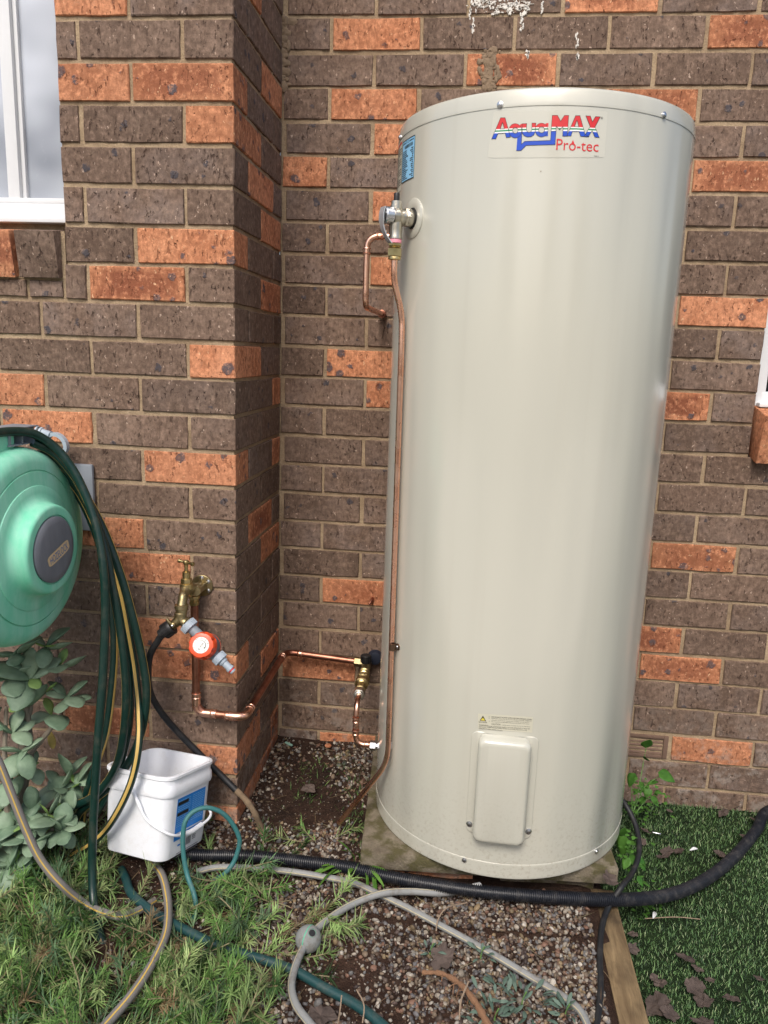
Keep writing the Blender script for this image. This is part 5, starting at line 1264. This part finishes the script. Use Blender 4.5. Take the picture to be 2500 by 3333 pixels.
# dry strands lying about
B_ = []; Dv = []; Ln = []; Wd = []; Bn = []; Tn = []
for k in range(420):
    x = random.uniform(-.6, .9); y = random.uniform(-.68, .4)
    if (y > 0 and x < .02) or (x > .36 and y > -.2): continue
    a = random.uniform(0, 6.28); B_.append((x, y, bedz(x, y)+random.uniform(.002, .01))); Dv.append((math.cos(a)*.98, math.sin(a)*.98, random.uniform(-.05, .18))); Ln.append(random.uniform(.02, .07)); Wd.append(random.uniform(.0008, .002)); Bn.append(random.uniform(0, .2)); Tn.append(np.array(random.choice([(.25, .18, .1), (.16, .1, .06), (.32, .28, .16), (.1, .06, .04)])))
v, f, t_ = blades(np.array(B_), np.array(Dv), np.array(Ln), np.array(Wd), np.array(Bn), np.array(Tn), 2)
o = fast_mesh('plant_litter', v, f, BLADE, None, t_); tag(o, 'dry stalks and plant litter scattered over the pebbles', 'litter', kind='stuff')
# low green weeds between the walls
B_ = []; Dv = []; Ln = []; Wd = []; Bn = []; Tn = []
for (cx_, cy_, n_, r_, hh_) in [(.16, .16, 60, .05, .03), (.28, .2, 70, .06, .03), (.31, .05, 60, .045, .028), (.13, .28, 40, .05, .025), (.22, .3, 40, .06, .03), (.05, .02, 20, .03, .02), (.34, -.05, 30, .03, .03), (.12, -.1, 30, .05, .02)]:
    for k in range(n_):
        x = cx_+random.gauss(0, r_*.6); y = cy_+random.gauss(0, r_*.6)
        if x > .35 or x < .02 or y > .43: continue
        a = random.uniform(0, 6.28); s_ = random.uniform(.3, 1.2); B_.append((x, y, bedz(x, y))); Dv.append(Vector((math.cos(a)*s_, math.sin(a)*s_, 1)).normalized()[:]); Ln.append(random.uniform(.5, 1.3)*hh_); Wd.append(random.uniform(.0012, .003)); Bn.append(random.uniform(.1, .8)); Tn.append(GC[random.randrange(4)]*random.uniform(.5, 1))
v, f, t_ = blades(np.array(B_), np.array(Dv), np.array(Ln), np.array(Wd), np.array(Bn), np.array(Tn), 3)
o = fast_mesh('weeds', v, f, BLADE, None, t_); tag(o, 'sparse low weeds growing in the shaded gravel by the pipe corner', 'weeds', kind='stuff')

# ================================================================== PLANTS WITH LARGE LEAVES
def leaf_mesh(name, L, W, th, cup, mat, heart=False, curl=0.0):
    """broad leaf along +x from the stalk, thickness th"""
    vs = []; fs = []; nx_ = 6; ny_ = 2
    for s_ in (1, -1):
        for i in range(nx_+1):
            t = i/nx_; w_ = W*(math.sin(math.pi*min(1, t*.93+.04))**(.75) if not heart else math.sin(math.pi*(t**.62))**.8)*(.55+.6*t if not heart else 1)
            for j in range(-ny_, ny_+1):
                y = w_*j/ny_/2; z = cup*(y*y)/W - curl*t*t*L + s_*th*.5*(1-(j/ny_)**2*.85)*math.sin(math.pi*min(1, .08+.9*t))
                vs.append((L*t, y, z))
    m_ = 2*ny_+1; off = (nx_+1)*m_
    for s_ in (0, 1):
        for i in range(nx_):
            for j in range(m_-1):
                a = s_*off+i*m_+j; q = [a, a+m_, a+m_+1, a+1]; fs.append(q if s_ else q[::-1])
    for i in range(nx_):
        for j in (0, m_-1):
            a = i*m_+j; q = [a, a+m_, off+a+m_, off+a]; fs.append(q if j == 0 else q[::-1])
    me = bpy.data.meshes.new(name); me.from_pydata(vs, [], fs); me.materials.append(mat); me.polygons.foreach_set('use_smooth', [True]*len(fs)); me.update(); return me
def put_leaf(me, p, direc, roll, sc, parent, name='leaf'):
    d_ = Vector(direc).normalized(); o = bpy.data.objects.new(name, me); COL.objects.link(o)
    q = d_.to_track_quat('X', 'Z') @ Matrix.Rotation(roll, 3, 'X').to_quaternion()
    o.location = p; o.rotation_euler = q.to_euler(); o.scale = (sc, sc*random.uniform(.88, 1.1), sc); return adopt(o, parent)
JL = [leaf_mesh('leaf', .043, .034, .010, .4, JADE, False, c) for c in (.12, -.1, .3)]; JN = [leaf_mesh('leaf', .036, .025, .005, .3, JADEN, False, c) for c in (-.1, .15)]
succ = empty('succulent_plant', G(60, 2960, -.045), 'bushy grey-green succulent with fleshy oval leaves below the hose reel', 'succulent')
rb = G(60, 2955, -.05)
ros = [(150, 2110, -.17, 1.0), (105, 2150, -.19, 1.1), (60, 2130, -.21, 1.0), (190, 2175, -.16, 1.0), (30, 2200, -.2, 1.1), (245, 2235, -.15, .95), (100, 2215, -.2, 1.2), (150, 2255, -.18, 1.0), (215, 2275, -.16, .85), (20, 2300, -.22, 1.1), (85, 2300, -.2, 1.2), (170, 2330, -.16, .9), (40, 2390, -.24, 1.1), (15, 2460, -.26, 1.2), (70, 2445, -.25, 1.0), (110, 2500, -.21, .9), (35, 2530, -.27, 1.15), (85, 2570, -.25, 1.0), (225, 2530, -.14, 1.0), (255, 2555, -.15, .95), (200, 2570, -.16, .95), (150, 2560, -.18, .8), (30, 2620, -.28, 1.15), (110, 2640, -.26, 1.0), (160, 2650, -.24, 1.0), (205, 2660, -.22, .95), (70, 2690, -.29, 1.1), (140, 2705, -.27, 1.05), (195, 2705, -.26, 1.0), (20, 2740, -.31, 1.15), (105, 2770, -.29, 1.0), (60, 2810, -.31, 1.05), (15, 2840, -.32, 1.0), (80, 2850, -.31, .9), (-30, 2350, -.24, 1.1), (-40, 2550, -.27, 1.1), (-40, 2700, -.3, 1.1), (130, 2420, -.17, .9)]
for i, (px, py, yy, sc) in enumerate(ros):
    if i % 4 == 1 and py < 2650: continue
    sc *= random.uniform(1.3, 1.75); c = V(px, py, yy); nl = random.randint(3, 6); a0 = random.uniform(0, 6.28)
    ax_ = Vector((random.uniform(-.35, .45), random.uniform(-1.1, -.1), random.uniform(.3, 1))).normalized(); ta = ax_.cross(Vector((1, 0, 0))).normalized(); tb_ = ax_.cross(ta)
    for k in range(nl):
        a = a0+k*2.4; el = .25+.5*(k/nl); dv_ = ta*math.cos(a)+tb_*math.sin(a)+ax_*el*1.2
        young = k >= nl-2 and random.random() < .35
        put_leaf(random.choice(JN if young else JL), c+ax_*(k*.002), dv_, random.uniform(-.4, .4), sc*random.uniform(.8, 1.15)*(.75 if young else 1), succ)
# stems
def stem(parent, pts, r0, r1, mat=BARK, name='stem', seg=9):
    mb = MB(); mb.tube(pts, r0, seg, rf=lambda t, i: r0+(r1-r0)*t+.0006*math.sin(i*2.1), step=.008); return mb.build(name, mat, parent)
mid = V(150, 2420, -.2)
stem(succ, [rb, V(70, 2850, -.28), V(80, 2700, -.25), V(72, 2500, -.22), V(75, 2350, -.2), V(80, 2220, -.19), V(110, 2130, -.18)], .017, .005)
stem(succ, [V(72, 2600, -.235), V(100, 2450, -.21), V(78, 2280, -.2), V(40, 2190, -.2), V(20, 2150, -.2)], .008, .0045)
stem(succ, [V(70, 2420, -.215), V(100, 2300, -.19), V(110, 2200, -.185), V(140, 2110, -.175)], .007, .004)
stem(succ, [V(75, 2480, -.225), V(125, 2420, -.2), V(170, 2365, -.18), V(200, 2310, -.165), V(230, 2250, -.155)], .0075, .004)
stem(succ, [V(72, 2700, -.26), V(140, 2640, -.22), V(200, 2580, -.17), V(240, 2550, -.15)], .006, .003)
stem(succ, [rb, V(40, 2800, -.31), V(25, 2640, -.29), V(15, 2480, -.27), V(20, 2300, -.23)], .012, .004)
stem(succ, [V(60, 2850, -.3), V(110, 2770, -.29), V(160, 2710, -.265), V(195, 2680, -.24)], .008, .004)
# one withered yellow leaf hanging
put_leaf(leaf_mesh('leaf', .05, .02, .004, .4, leaf_mat('withered_leaf', (.35, .26, .07), (.4, .3, .1), (.2, .1, .04), .7, 0), False, .1), V(160, 2375, -.16), (.25, -.1, -1), .5, 1, succ)

# --- broad-leaved weed beside the tank, at the wall
WL = [leaf_mesh('leaf', .038, .03, .0007, .35, WEED, True, c) for c in (.15, .35, -.05)]
wd = empty('broadleaf_weed', G(2050, 2640, TURFZ), 'bright green broad-leaved weed growing up between tank and wall', 'weed')
wr = V(2060, 2650, .3)
for (px, py, yy, sc, dx, dz) in [(2105, 2420, .33, 1.2, .1, .9), (2098, 2462, .33, .7, -.2, .4), (2160, 2520, .3, 1.35, .9, -.2), (2055, 2530, .3, 1.1, -.5, -.6), (2090, 2560, .3, .9, .3, -.5), (2125, 2545, .3, .9, .6, .3), (2105, 2580, .28, .8, -.2, -.6), (2130, 2605, .27, .9, .4, -.5), (2085, 2600, .28, .75, -.5, -.2), (2150, 2575, .28, .6, .8, .2), (2070, 2570, .3, .7, -.8, .1), (2030, 2740, .02, 1.3, -.3, -.8), (2050, 2765, .0, 1.2, .5, -.5), (2025, 2710, .05, 1.1, .1, .8), (2060, 2740, .03, .8, .7, .2), (2090, 2810, -.04, .9, .6, -.7), (2035, 2810, -.05, .8, -.3, -.6), (2062, 2800, -.04, .9, .3, -.4), (2085, 2870, -.1, .7, .4, -.6), (2110, 2880, -.1, .6, .7, -.3)]:
    p = V(px, py, yy); put_leaf(random.choice(WL), p-Vector((dx, -.1, dz)).normalized()*.016, (dx, -.35, dz), random.uniform(-.3, .3), sc, wd)
ST = simple('weed_stem', (.12, .24, .06), .6)
for pts_ in ([(2058, 2660, .25), (2080, 2560, .3), (2095, 2480, .33), (2104, 2430, .33)], [(2062, 2640, .26), (2100, 2560, .3), (2150, 2525, .3)], [(2058, 2640, .26), (2055, 2560, .3), (2050, 2540, .3)], [(2060, 2660, .24), (2110, 2600, .28), (2130, 2600, .27)], [(2045, 2820, .0), (2035, 2770, .01), (2028, 2720, .04)], [(2045, 2830, -.02), (2060, 2800, -.03), (2088, 2815, -.05)]):
    stem(wd, [V(*a) for a in pts_], .0016, .001, ST, 'stalk', 6)
SMALL = leaf_mesh('small_leaf', .011, .009, .0006, .2, WEED, True, .1)
mbv = []; mbf = []
for k in range(170):
    if k < 100: px, py, yy = random.gauss(2085, 32), random.gauss(2610, 38), random.uniform(.2, .33)
    elif k < 140: px, py, yy = random.gauss(2060, 22), random.gauss(2800, 50), random.uniform(-.06, .0)
    else: px, py, yy = random.gauss(2105, 30), random.gauss(2945, 22), random.uniform(-.1, -.05)
    p = V(px, py, yy)
    if p.z < TURFZ+.004: p.z = TURFZ+.006
    if math.hypot(p.x-cx*0-TC[0], p.y-TC[1]) < TR+.004: continue
    M = Matrix.Translation(p) @ Matrix.Rotation(random.uniform(0, 6.28), 4, 'Z') @ Matrix.Rotation(random.uniform(-.7, .3), 4, 'Y') @ Matrix.Scale(random.uniform(.7, 1.3), 4)
    b = len(mbv); mbv += [tuple(M @ v_.co) for v_ in SMALL.vertices]; mbf += [[b+i for i in f_.vertices] for f_ in SMALL.polygons]
mb = MB(); mb.add(mbv, mbf); o = mb.build('small_leaves', WEED, wd); o['kind'] = 'stuff'

# --- grass tuft at the slab corner
GB = [leaf_mesh('blade', .07, .012, .0006, .3, GRASSL, False, c) for c in (.5, .9, .25, .7)]
tf = empty('grass_tuft', G(1150, 2830, -.03), 'tuft of broad green grass blades drooping over the conduit by the slab corner', 'grass tuft')
for k in range(20):
    if k < 11: r0 = G(random.uniform(1085, 1165), random.uniform(2808, 2826), -.012); d_ = (random.uniform(-.9, -.1), random.uniform(-.9, -.35), random.uniform(.15, .7)); sc = random.uniform(.55, .95)
    elif k < 15: r0 = G(random.uniform(1140, 1180), 2805, -.01); d_ = (random.uniform(-.25, .3), random.uniform(-.1, .15), 1); sc = random.uniform(.7, 1.15)
    else: r0 = G(random.uniform(1175, 1215), random.uniform(2812, 2825), .0); d_ = (random.uniform(.1, .95), random.uniform(-.95, -.3), random.uniform(.0, .5)); sc = random.uniform(.8, 1.2)
    put_leaf(random.choice(GB), r0, d_, random.uniform(-.6, .6), sc, tf, 'blade')
# --- silver leaved seedlings in the lower right of the bed
SL = [leaf_mesh('leaf', .019, .008, .0009, .4, SILV, False, c) for c in (.3, .0, .5)]
for i, (px, py, sc, lab_) in enumerate([(1565, 3120, 1.0, 'silvery grey-green seedling beside the pale hose in the pebbles'), (1700, 3270, 1.25, 'clump of silvery leaves at the bottom edge below the pale hose'), (1610, 3325, 1.15, 'largest silver-leaved clump at the very bottom next to the dry root'), (1840, 3310, 1.1, 'pale upright silvery sprig between the pale hose and black cable'), (1400, 3110, .8, 'small grey-green seedling in the middle of the pebbles')]):
    b0 = G(px, py, -.04); pl_ = empty('silver_seedling', b0, lab_, 'seedling', 'silver-leaved seedlings in the gravel')
    for k in range(36 if i in (1, 2) else 12):
        a = k*2.4+random.random(); e_ = random.uniform(.2, 1.3); off = Vector((math.cos(a), math.sin(a), 0))*random.uniform(0, .07 if i in (1, 2) else .018)
        put_leaf(random.choice(SL), b0+off+up*random.uniform(.002, .022), (math.cos(a), math.sin(a), e_), random.uniform(-.6, .6), sc*random.uniform(.7, 1.2), pl_)
    stem(pl_, [b0-up*.004, b0+up*.012, b0+up*.03+Vector((.006, 0, 0))], .0016, .001, ST, 'stalk', 6)

# ================================================================== DEAD LEAVES, TWIGS, ODDMENTS
def dead_mesh(k):
    """torn lobed leaf, folded and curled"""
    rd = random.Random(k*13+5); n_ = 26; fold = rd.uniform(.15, .7); cr_ = rd.uniform(-.3, .5); ph = rd.uniform(0, 6)
    def bendf(x, y): return .022*abs(y/.02)**1.4*fold*.35+.35*cr_*x*x/.02+.003*noise.noise(Vector((x*90, y*90, k)))+.0012*math.sin(x*500+k)
    rings = [(0, 0)]; vs = [(0, 0, bendf(0, 0))]; fs = []
    for q_ in (.5, 1.0):
        for i in range(n_):
            a = 2*math.pi*i/n_; r = .0155*q_*(1+(.11*math.cos(a*5+ph)+.3*noise.noise(Vector((math.cos(a)*2.2, math.sin(a)*2.2, k*3.1)))+rd.uniform(-.1, .1))*(q_**2))
            x, y = r*1.3*math.cos(a), r*math.sin(a); vs.append((x, y, bendf(x, y)))
    for i in range(n_): fs.append([0, 1+i, 1+(i+1) % n_]); fs.append([1+i, 1+n_+i, 1+n_+(i+1) % n_, 1+(i+1) % n_])
    m0 = len(vs); vs += [(x, y, z-.0005) for x, y, z in vs]; fs += [[m0+c_ for c_ in f_[::-1]] for f_ in fs[:]]
    for i in range(n_): fs.append([1+n_+i, m0+1+n_+i, m0+1+n_+(i+1) % n_, 1+n_+(i+1) % n_])
    me = bpy.data.meshes.new('dead_leaf'); me.from_pydata(vs, [], fs); me.materials.append(DEAD); me.update(); return me
DM = [dead_mesh(k) for k in range(7)]
dl = [(2060, 3090, 1.2, 'brown dead leaf leaning on the timber edging beside the turf'), (2235, 3120, 1.5, 'curled brown leaf lying at the top of the loose pile on the turf'), (2270, 3150, 1.2, 'brown leaf tucked under the pile just below its topmost leaf'), (2310, 3190, .8, 'pale pinkish dead leaf on the turf, smaller than the clump next to it'), (2130, 3185, 1.0, 'small crumpled leaf on the turf close to the timber edging'), (2150, 3200, 1.3, 'brown leaf overlapping the small one close to the timber edging'), (2260, 3210, 1.7, 'large folded leaf in the middle of the pile on the turf'), (2290, 3260, 1.3, 'dark leaf at the lower side of the pile on the turf'), (2380, 3250, 1.2, 'lone brown leaf on the open turf beside the pile'), (2140, 3270, 1.9, 'large torn grey-brown leaf on the turf near the timber end'), (2180, 3300, 1.5, 'torn leaf beside the large grey-brown one near the timber end'), (2290, 3325, 1.6, 'reddish brown leaf cut by the bottom edge of the picture'), (2170, 2775, 1.3, 'brown leaf on the turf touching its twin beside the white petal'), (2210, 2770, 1.1, 'brown leaf between its twin and the white petal on the turf'), (2150, 2790, .9, 'small leaf on the turf between the black cable and the twin leaves'), (2345, 2780, 1.2, 'brown leaf on the turf next to the inner bend of the conduit'), (2355, 2645, 1.2, 'brown leaf standing against the foot of the brick wall'), (2180, 2640, .7, 'tiny brown leaf at the wall foot beside the green weed'), (2450, 2665, .8, 'small leaf at the wall foot close to the conduit end'), (2425, 2725, 1.0, 'leaf half hidden under the rising conduit on the turf'), (2090, 2740, .9, 'brown leaf beside the middle of the black cable'), (2100, 2705, 1.0, 'brown leaf beside the upper bend of the black cable'), (2175, 2905, .9, 'leaf lying right behind the conduit where it leaves the slab'), (2060, 3040, .8, 'small brown leaf against the timber just in front of the conduit'), (2470, 3185, .9, 'brown leaf on the open turf at the outer edge of the view')]
for k, (px, py, sc, lb_) in enumerate(dl):
    o = bpy.data.objects.new('dead_leaf', DM[k % 7]); COL.objects.link(o); p = G(px, py, TURFZ+.018); o.location = p; sc *= .72; o.scale = (sc, sc, sc); o.rotation_euler = (random.uniform(-.4, .4), random.uniform(-.4, .4), random.uniform(0, 6.28))
    tag(o, lb_ or 'crumpled brown dead leaf lying loose on the green turf', 'dead leaf', 'dead leaves on the turf')
for px, py, z, sc, lb_ in [(1045, 3310, -.03, 1.4, 'dark brown leaf scrap in the soil below the stopper ball'), (890, 2985, -.03, 1.2, 'dark dead leaf on the soil next to the thick teal hose'), (1440, 3120, -.03, 1.5, 'blackish leaf lying flat on the pebbles in the bed'), (1005, 2570, -.02, 1.1, 'reddish dead leaf on the dark soil between pail and slab'), (1985, 2868, .035, 1.1, 'dark crumpled leaf on the slab corner nearest the timber edging')]:
    o = bpy.data.objects.new('dead_leaf', DM[random.randrange(7)]); COL.objects.link(o); o.location = G(px, py, z)+up*.004; o.scale = (sc, sc, sc); o.rotation_euler = (random.uniform(-.3, .3), random.uniform(-.3, .3), random.uniform(0, 6)); tag(o, lb_, 'dead leaf')
# white curled petals
for px, py, lb_ in [(2055+190, 2768, 'white curled petal on the turf near two brown leaves'), (2125, 2990, 'white petal on the turf in front of the conduit')]:
    me = leaf_mesh('petal', .03, .011, .0012, 1.5, WHITEP, False, .2); o = link('petal', me); o.location = G(px, py, TURFZ+.018); o.rotation_euler = (.2, -.1, .5 if px > 2200 else 1.1); tag(o, lb_, 'petal')
# dry root and twigs
p0 = [G(1375, 3165, -.02), G(1440, 3170, -.012), G(1500, 3205, -.01), G(1545, 3260, -.014), G(1580, 3320, -.02), G(1610, 3380, -.03)]
rt = empty('dry_root', p0[2]-up*.03, 'fibrous orange-brown dry root lying on the pebbles at the bottom', 'root')
mb = MB(); mb.tube(p0, .006, 9, rf=lambda t, i: .004+.004*t+.0016*math.sin(i*1.7)*math.cos(i*.6), step=.005); mb.build('stem', ROOT, rt)
for k in range(16):
    i = random.choice(range(1, 5)); p = p0[i].lerp(p0[min(5, i+1)], random.random()); mb = MB(); d_ = Vector((random.uniform(-1, 1), random.uniform(-1, .3), random.uniform(-.4, .4))).normalized(); mb.tube([p, p+d_*.012, p+d_*.02+Vector((0, 0, -.008))], .0011, 5, step=.006); mb.build('rootlet', ROOT, rt)
for pts_, r, lb_ in [([(1520, 2938, -.01), (1450, 2958, .004), (1425, 2995, -.008), (1420, 3030, -.025)], .0016, 'thin pale bent stalk standing near the end of the pale hose'), ([(1495, 3320, -.02), (1500, 3260, .0), (1525, 3195, .01)], .0018, 'thin grey twig beside the dry root'), ([(1100, 3333, -.02), (1108, 3280, .01), (1112, 3240, .02)], .0014, 'thin upright brown stalk near the teal hose end'), ([(1180, 3330, -.02), (1185, 3270, .0), (1160, 3220, .02)], .0014, 'forked brown twig crossing the teal hose'), ([(2100, 2990, TURFZ+.016), (2200, 2985, TURFZ+.02), (2280, 2992, TURFZ+.016)], .0012, 'long straight straw stalk lying on the turf')]:
    mb = MB(); mb.tube([G(*a) for a in pts_], r, 6, step=.008); o = mb.build('twig', TWIG); tag(o, lb_, 'twig')
# plastic bits, bolt
mb = MB(); q = G(2150, 2715, TURFZ+.018); mb.lathe([(.004, 0), (.0045, .003), (.0025, .0035), (.0025, .022), (.001, .024)], q, (-1, .1, .1), 12); o = mb.build('wall_bolt', CHROME); tag(o, 'small pale metal bolt lying on the turf behind the black cable', 'bolt')
mb = MB(); q = V(950, 2425, .22); q = G(940, 2425, -.02); mb.box(q+up*.004, (.03, .008, .004), Matrix.Rotation(-.6, 3, 'Z'), .001); o = mb.build('plastic_offcut', simple('mint_strip', (.3, .5, .42), .4)); tag(o, 'pale mint plastic strip on the soil in the wall corner', 'plastic strip')
mb = MB(); mb.add(*[list(x) for x in ((IV*np.array([.011, .009, .007])+np.array(G(1068, 2427, -.018))).tolist(), IF.tolist())]); o = mb.build('brick_chip', BO); tag(o, 'orange brick chip on the dark soil near the copper inlet pipe', 'brick chip')
# mud nests on the wall
def lump(name, items, label, cat, mat):
    mb = MB()
    for p, s_ in items:
        k = random.uniform(0, 50); vv_ = [(Vector(p)+Vector((v_[0]*s_[0], v_[1]*s_[1], v_[2]*s_[2]))*1.0+Vector(v_)*(.5*min(s_)*noise.noise(Vector(v_)*2.6+Vector((k, 0, 0))))) for v_ in IV]
        mb.add(vv_, IF.tolist())
    o = mb.build(name, mat); tag(o, label, cat)
items = []
for k in range(46):
    py = random.uniform(55, 285); p = V(917+random.gauss(0, 9)+(7 if py < 170 else 0), py, D_+.001); items.append(((p.x, p.y, p.z), (random.uniform(.006, .017), random.uniform(.003, .007), random.uniform(.004, .016))))
lump('mud_nest', items, 'crumbly tan mud wasp nest high in the inner wall corner', 'mud nest', MUD)
items = []
for k in range(120):
    py = random.uniform(160, 292); p = V(1592+random.gauss(0, 9+7*abs(math.sin(py*.045))), py, D_+.0003); items.append(((p.x, p.y, p.z), (random.uniform(.003, .009), random.uniform(.0016, .0045), random.uniform(.003, .013))))
lump('mud_nest', items, 'smear of dried brown mud on the wall above the tank top', 'mud nest', MUD)
# white paint splash and drips on the top bricks
mbv = MB(); rd = random.Random(3)
def blob(px, py, rx, rz):
    p = V(px, py, D_-.0022); n_ = 13; ring_ = [(p.x+rx*math.cos(2*math.pi*i/n_)*rd.uniform(.4, 1.35), p.y, p.z+rz*math.sin(2*math.pi*i/n_)*rd.uniform(.4, 1.35)) for i in range(n_)]
    b = [(x, D_+.001, z) for x, y, z in ring_]; top = [((x-p.x)*.75+p.x, D_-.0014, (z-p.z)*.75+p.z) for x, y, z in ring_]
    fs = [list(range(n_, 2*n_))]+[[i, (i+1) % n_, n_+(i+1) % n_, n_+i] for i in range(n_)]; mbv.add(b+top, fs)
for k in range(120):
    cl = rd.choice([(1560, 8), (1600, 18), (1650, 10), (1690, 22), (1630, 30), (1585, -5), (1720, 12)]); px = rd.gauss(cl[0], 22); py = min(46, rd.gauss(cl[1], 11)); blob(px, py, rd.choice([.0012, .0025, .005, .009]), rd.choice([.001, .002, .004, .007]))
for px, py0, py1 in ((1540, 60, 105), (1700, 50, 95), (1765, 5, 40), (1878, 108, 150), (1530, 25, 60), (1718, 165, 185), (1880, 175, 190)):
    for k in range(9): blob(px+rd.gauss(0, 2.5), py0+(py1-py0)*k/8, rd.uniform(.0015, .004), rd.uniform(.003, .006))
o = mbv.build('paint_splash', SPLAT); tag(o, 'white paint splashes and drips on the top bricks above the tank', 'paint splash', kind='stuff')

# ================================================================== UNSEEN FENCE AND TREES BEHIND THE VIEWER (added for the tank to reflect)
FENCE = simple('grey_paling', (.3, .26, .21), .85, var=.3, nscale=6, bump=.4)
fen = empty('added_fence', (0, -8.5, TURFZ), 'unseen grey paling fence added behind the viewer for the tank to reflect', 'fence')  # made-up fence out of view, only there to be mirrored in the tank
pm = MB(); pm.box((0, 0, 0), (.135, .018, 1.75), None, .003); po = pm.build('paling', FENCE, fen); pme = po.data; po.location = (-6, -8.5, TURFZ+.875)
for k in range(1, 84):
    o = bpy.data.objects.new('paling', pme); COL.objects.link(o); o.location = (-6+.142*k, -8.5+random.uniform(-.006, .006), TURFZ+.875+random.uniform(-.012, .012)); adopt(o, fen)
adopt(po, fen)
LEAFM = tone_mat('tree_leaf', .55, .3, 60, .2)
for (tx_, ty_, h_, r_, lab_) in [(-2.6, -7.2, 3.4, 1.0, 'unseen round tree added for tank reflections, nearer the hose reel side'), (1.5, -7.6, 3.8, 1.1, 'unseen taller tree added for tank reflections, facing the tank'), (4.6, -6.8, 3.2, 1.2, 'unseen broad low tree added for tank reflections, on the turf side')]:
    tr_ = empty('added_tree', (tx_, ty_, TURFZ), lab_, 'tree', 'unseen trees added for tank reflections'); mb = MB()  # invented tree out of view, breaks up the sky reflected in the tank
    mb.tube([(tx_, ty_, TURFZ), (tx_+.05, ty_, .7), (tx_-.03, ty_+.04, 1.5), (tx_+.04, ty_, h_-r_*.6)], .09, 10, rf=lambda t, i: .1-.07*t, step=.1)
    for k in range(7):
        a = k*2.4; z_ = 1.2+.2*k; mb.tube([(tx_, ty_, z_), (tx_+.4*math.cos(a), ty_+.4*math.sin(a), z_+.35), (tx_+.75*r_*math.cos(a), ty_+.75*r_*math.sin(a), z_+.6)], .03, 7, rf=lambda t, i: .035-.025*t, step=.08)
    mb.build('trunk', BARK, tr_); nn_ = 9000; q_ = rng.normal(size=(nn_, 3)); q_ /= np.linalg.norm(q_, axis=1)[:, None]
    cl_ = rng.normal(size=(34, 3)); cl_ /= np.linalg.norm(cl_, axis=1)[:, None]; cl_ *= rng.uniform(.35, .95, (34, 1)); ctr_ = cl_[rng.integers(0, 34, nn_)]*r_*np.array([1, 1, 1.15])
    base_ = ctr_+q_*rng.uniform(0, .34, (nn_, 1))*r_+np.array([tx_, ty_, h_-r_*.9]); dd_ = rng.normal(size=(nn_, 3)); dd_ /= np.linalg.norm(dd_, axis=1)[:, None]
    v, f, t_ = blades(base_, dd_, rng.uniform(.06, .11, nn_), rng.uniform(.03, .05, nn_), rng.uniform(0, .3, nn_), np.array([(.05, .1, .03)])*rng.uniform(.6, 1.4, (nn_, 1)), 2); fast_mesh('crown', v, f, LEAFM, tr_, t_)
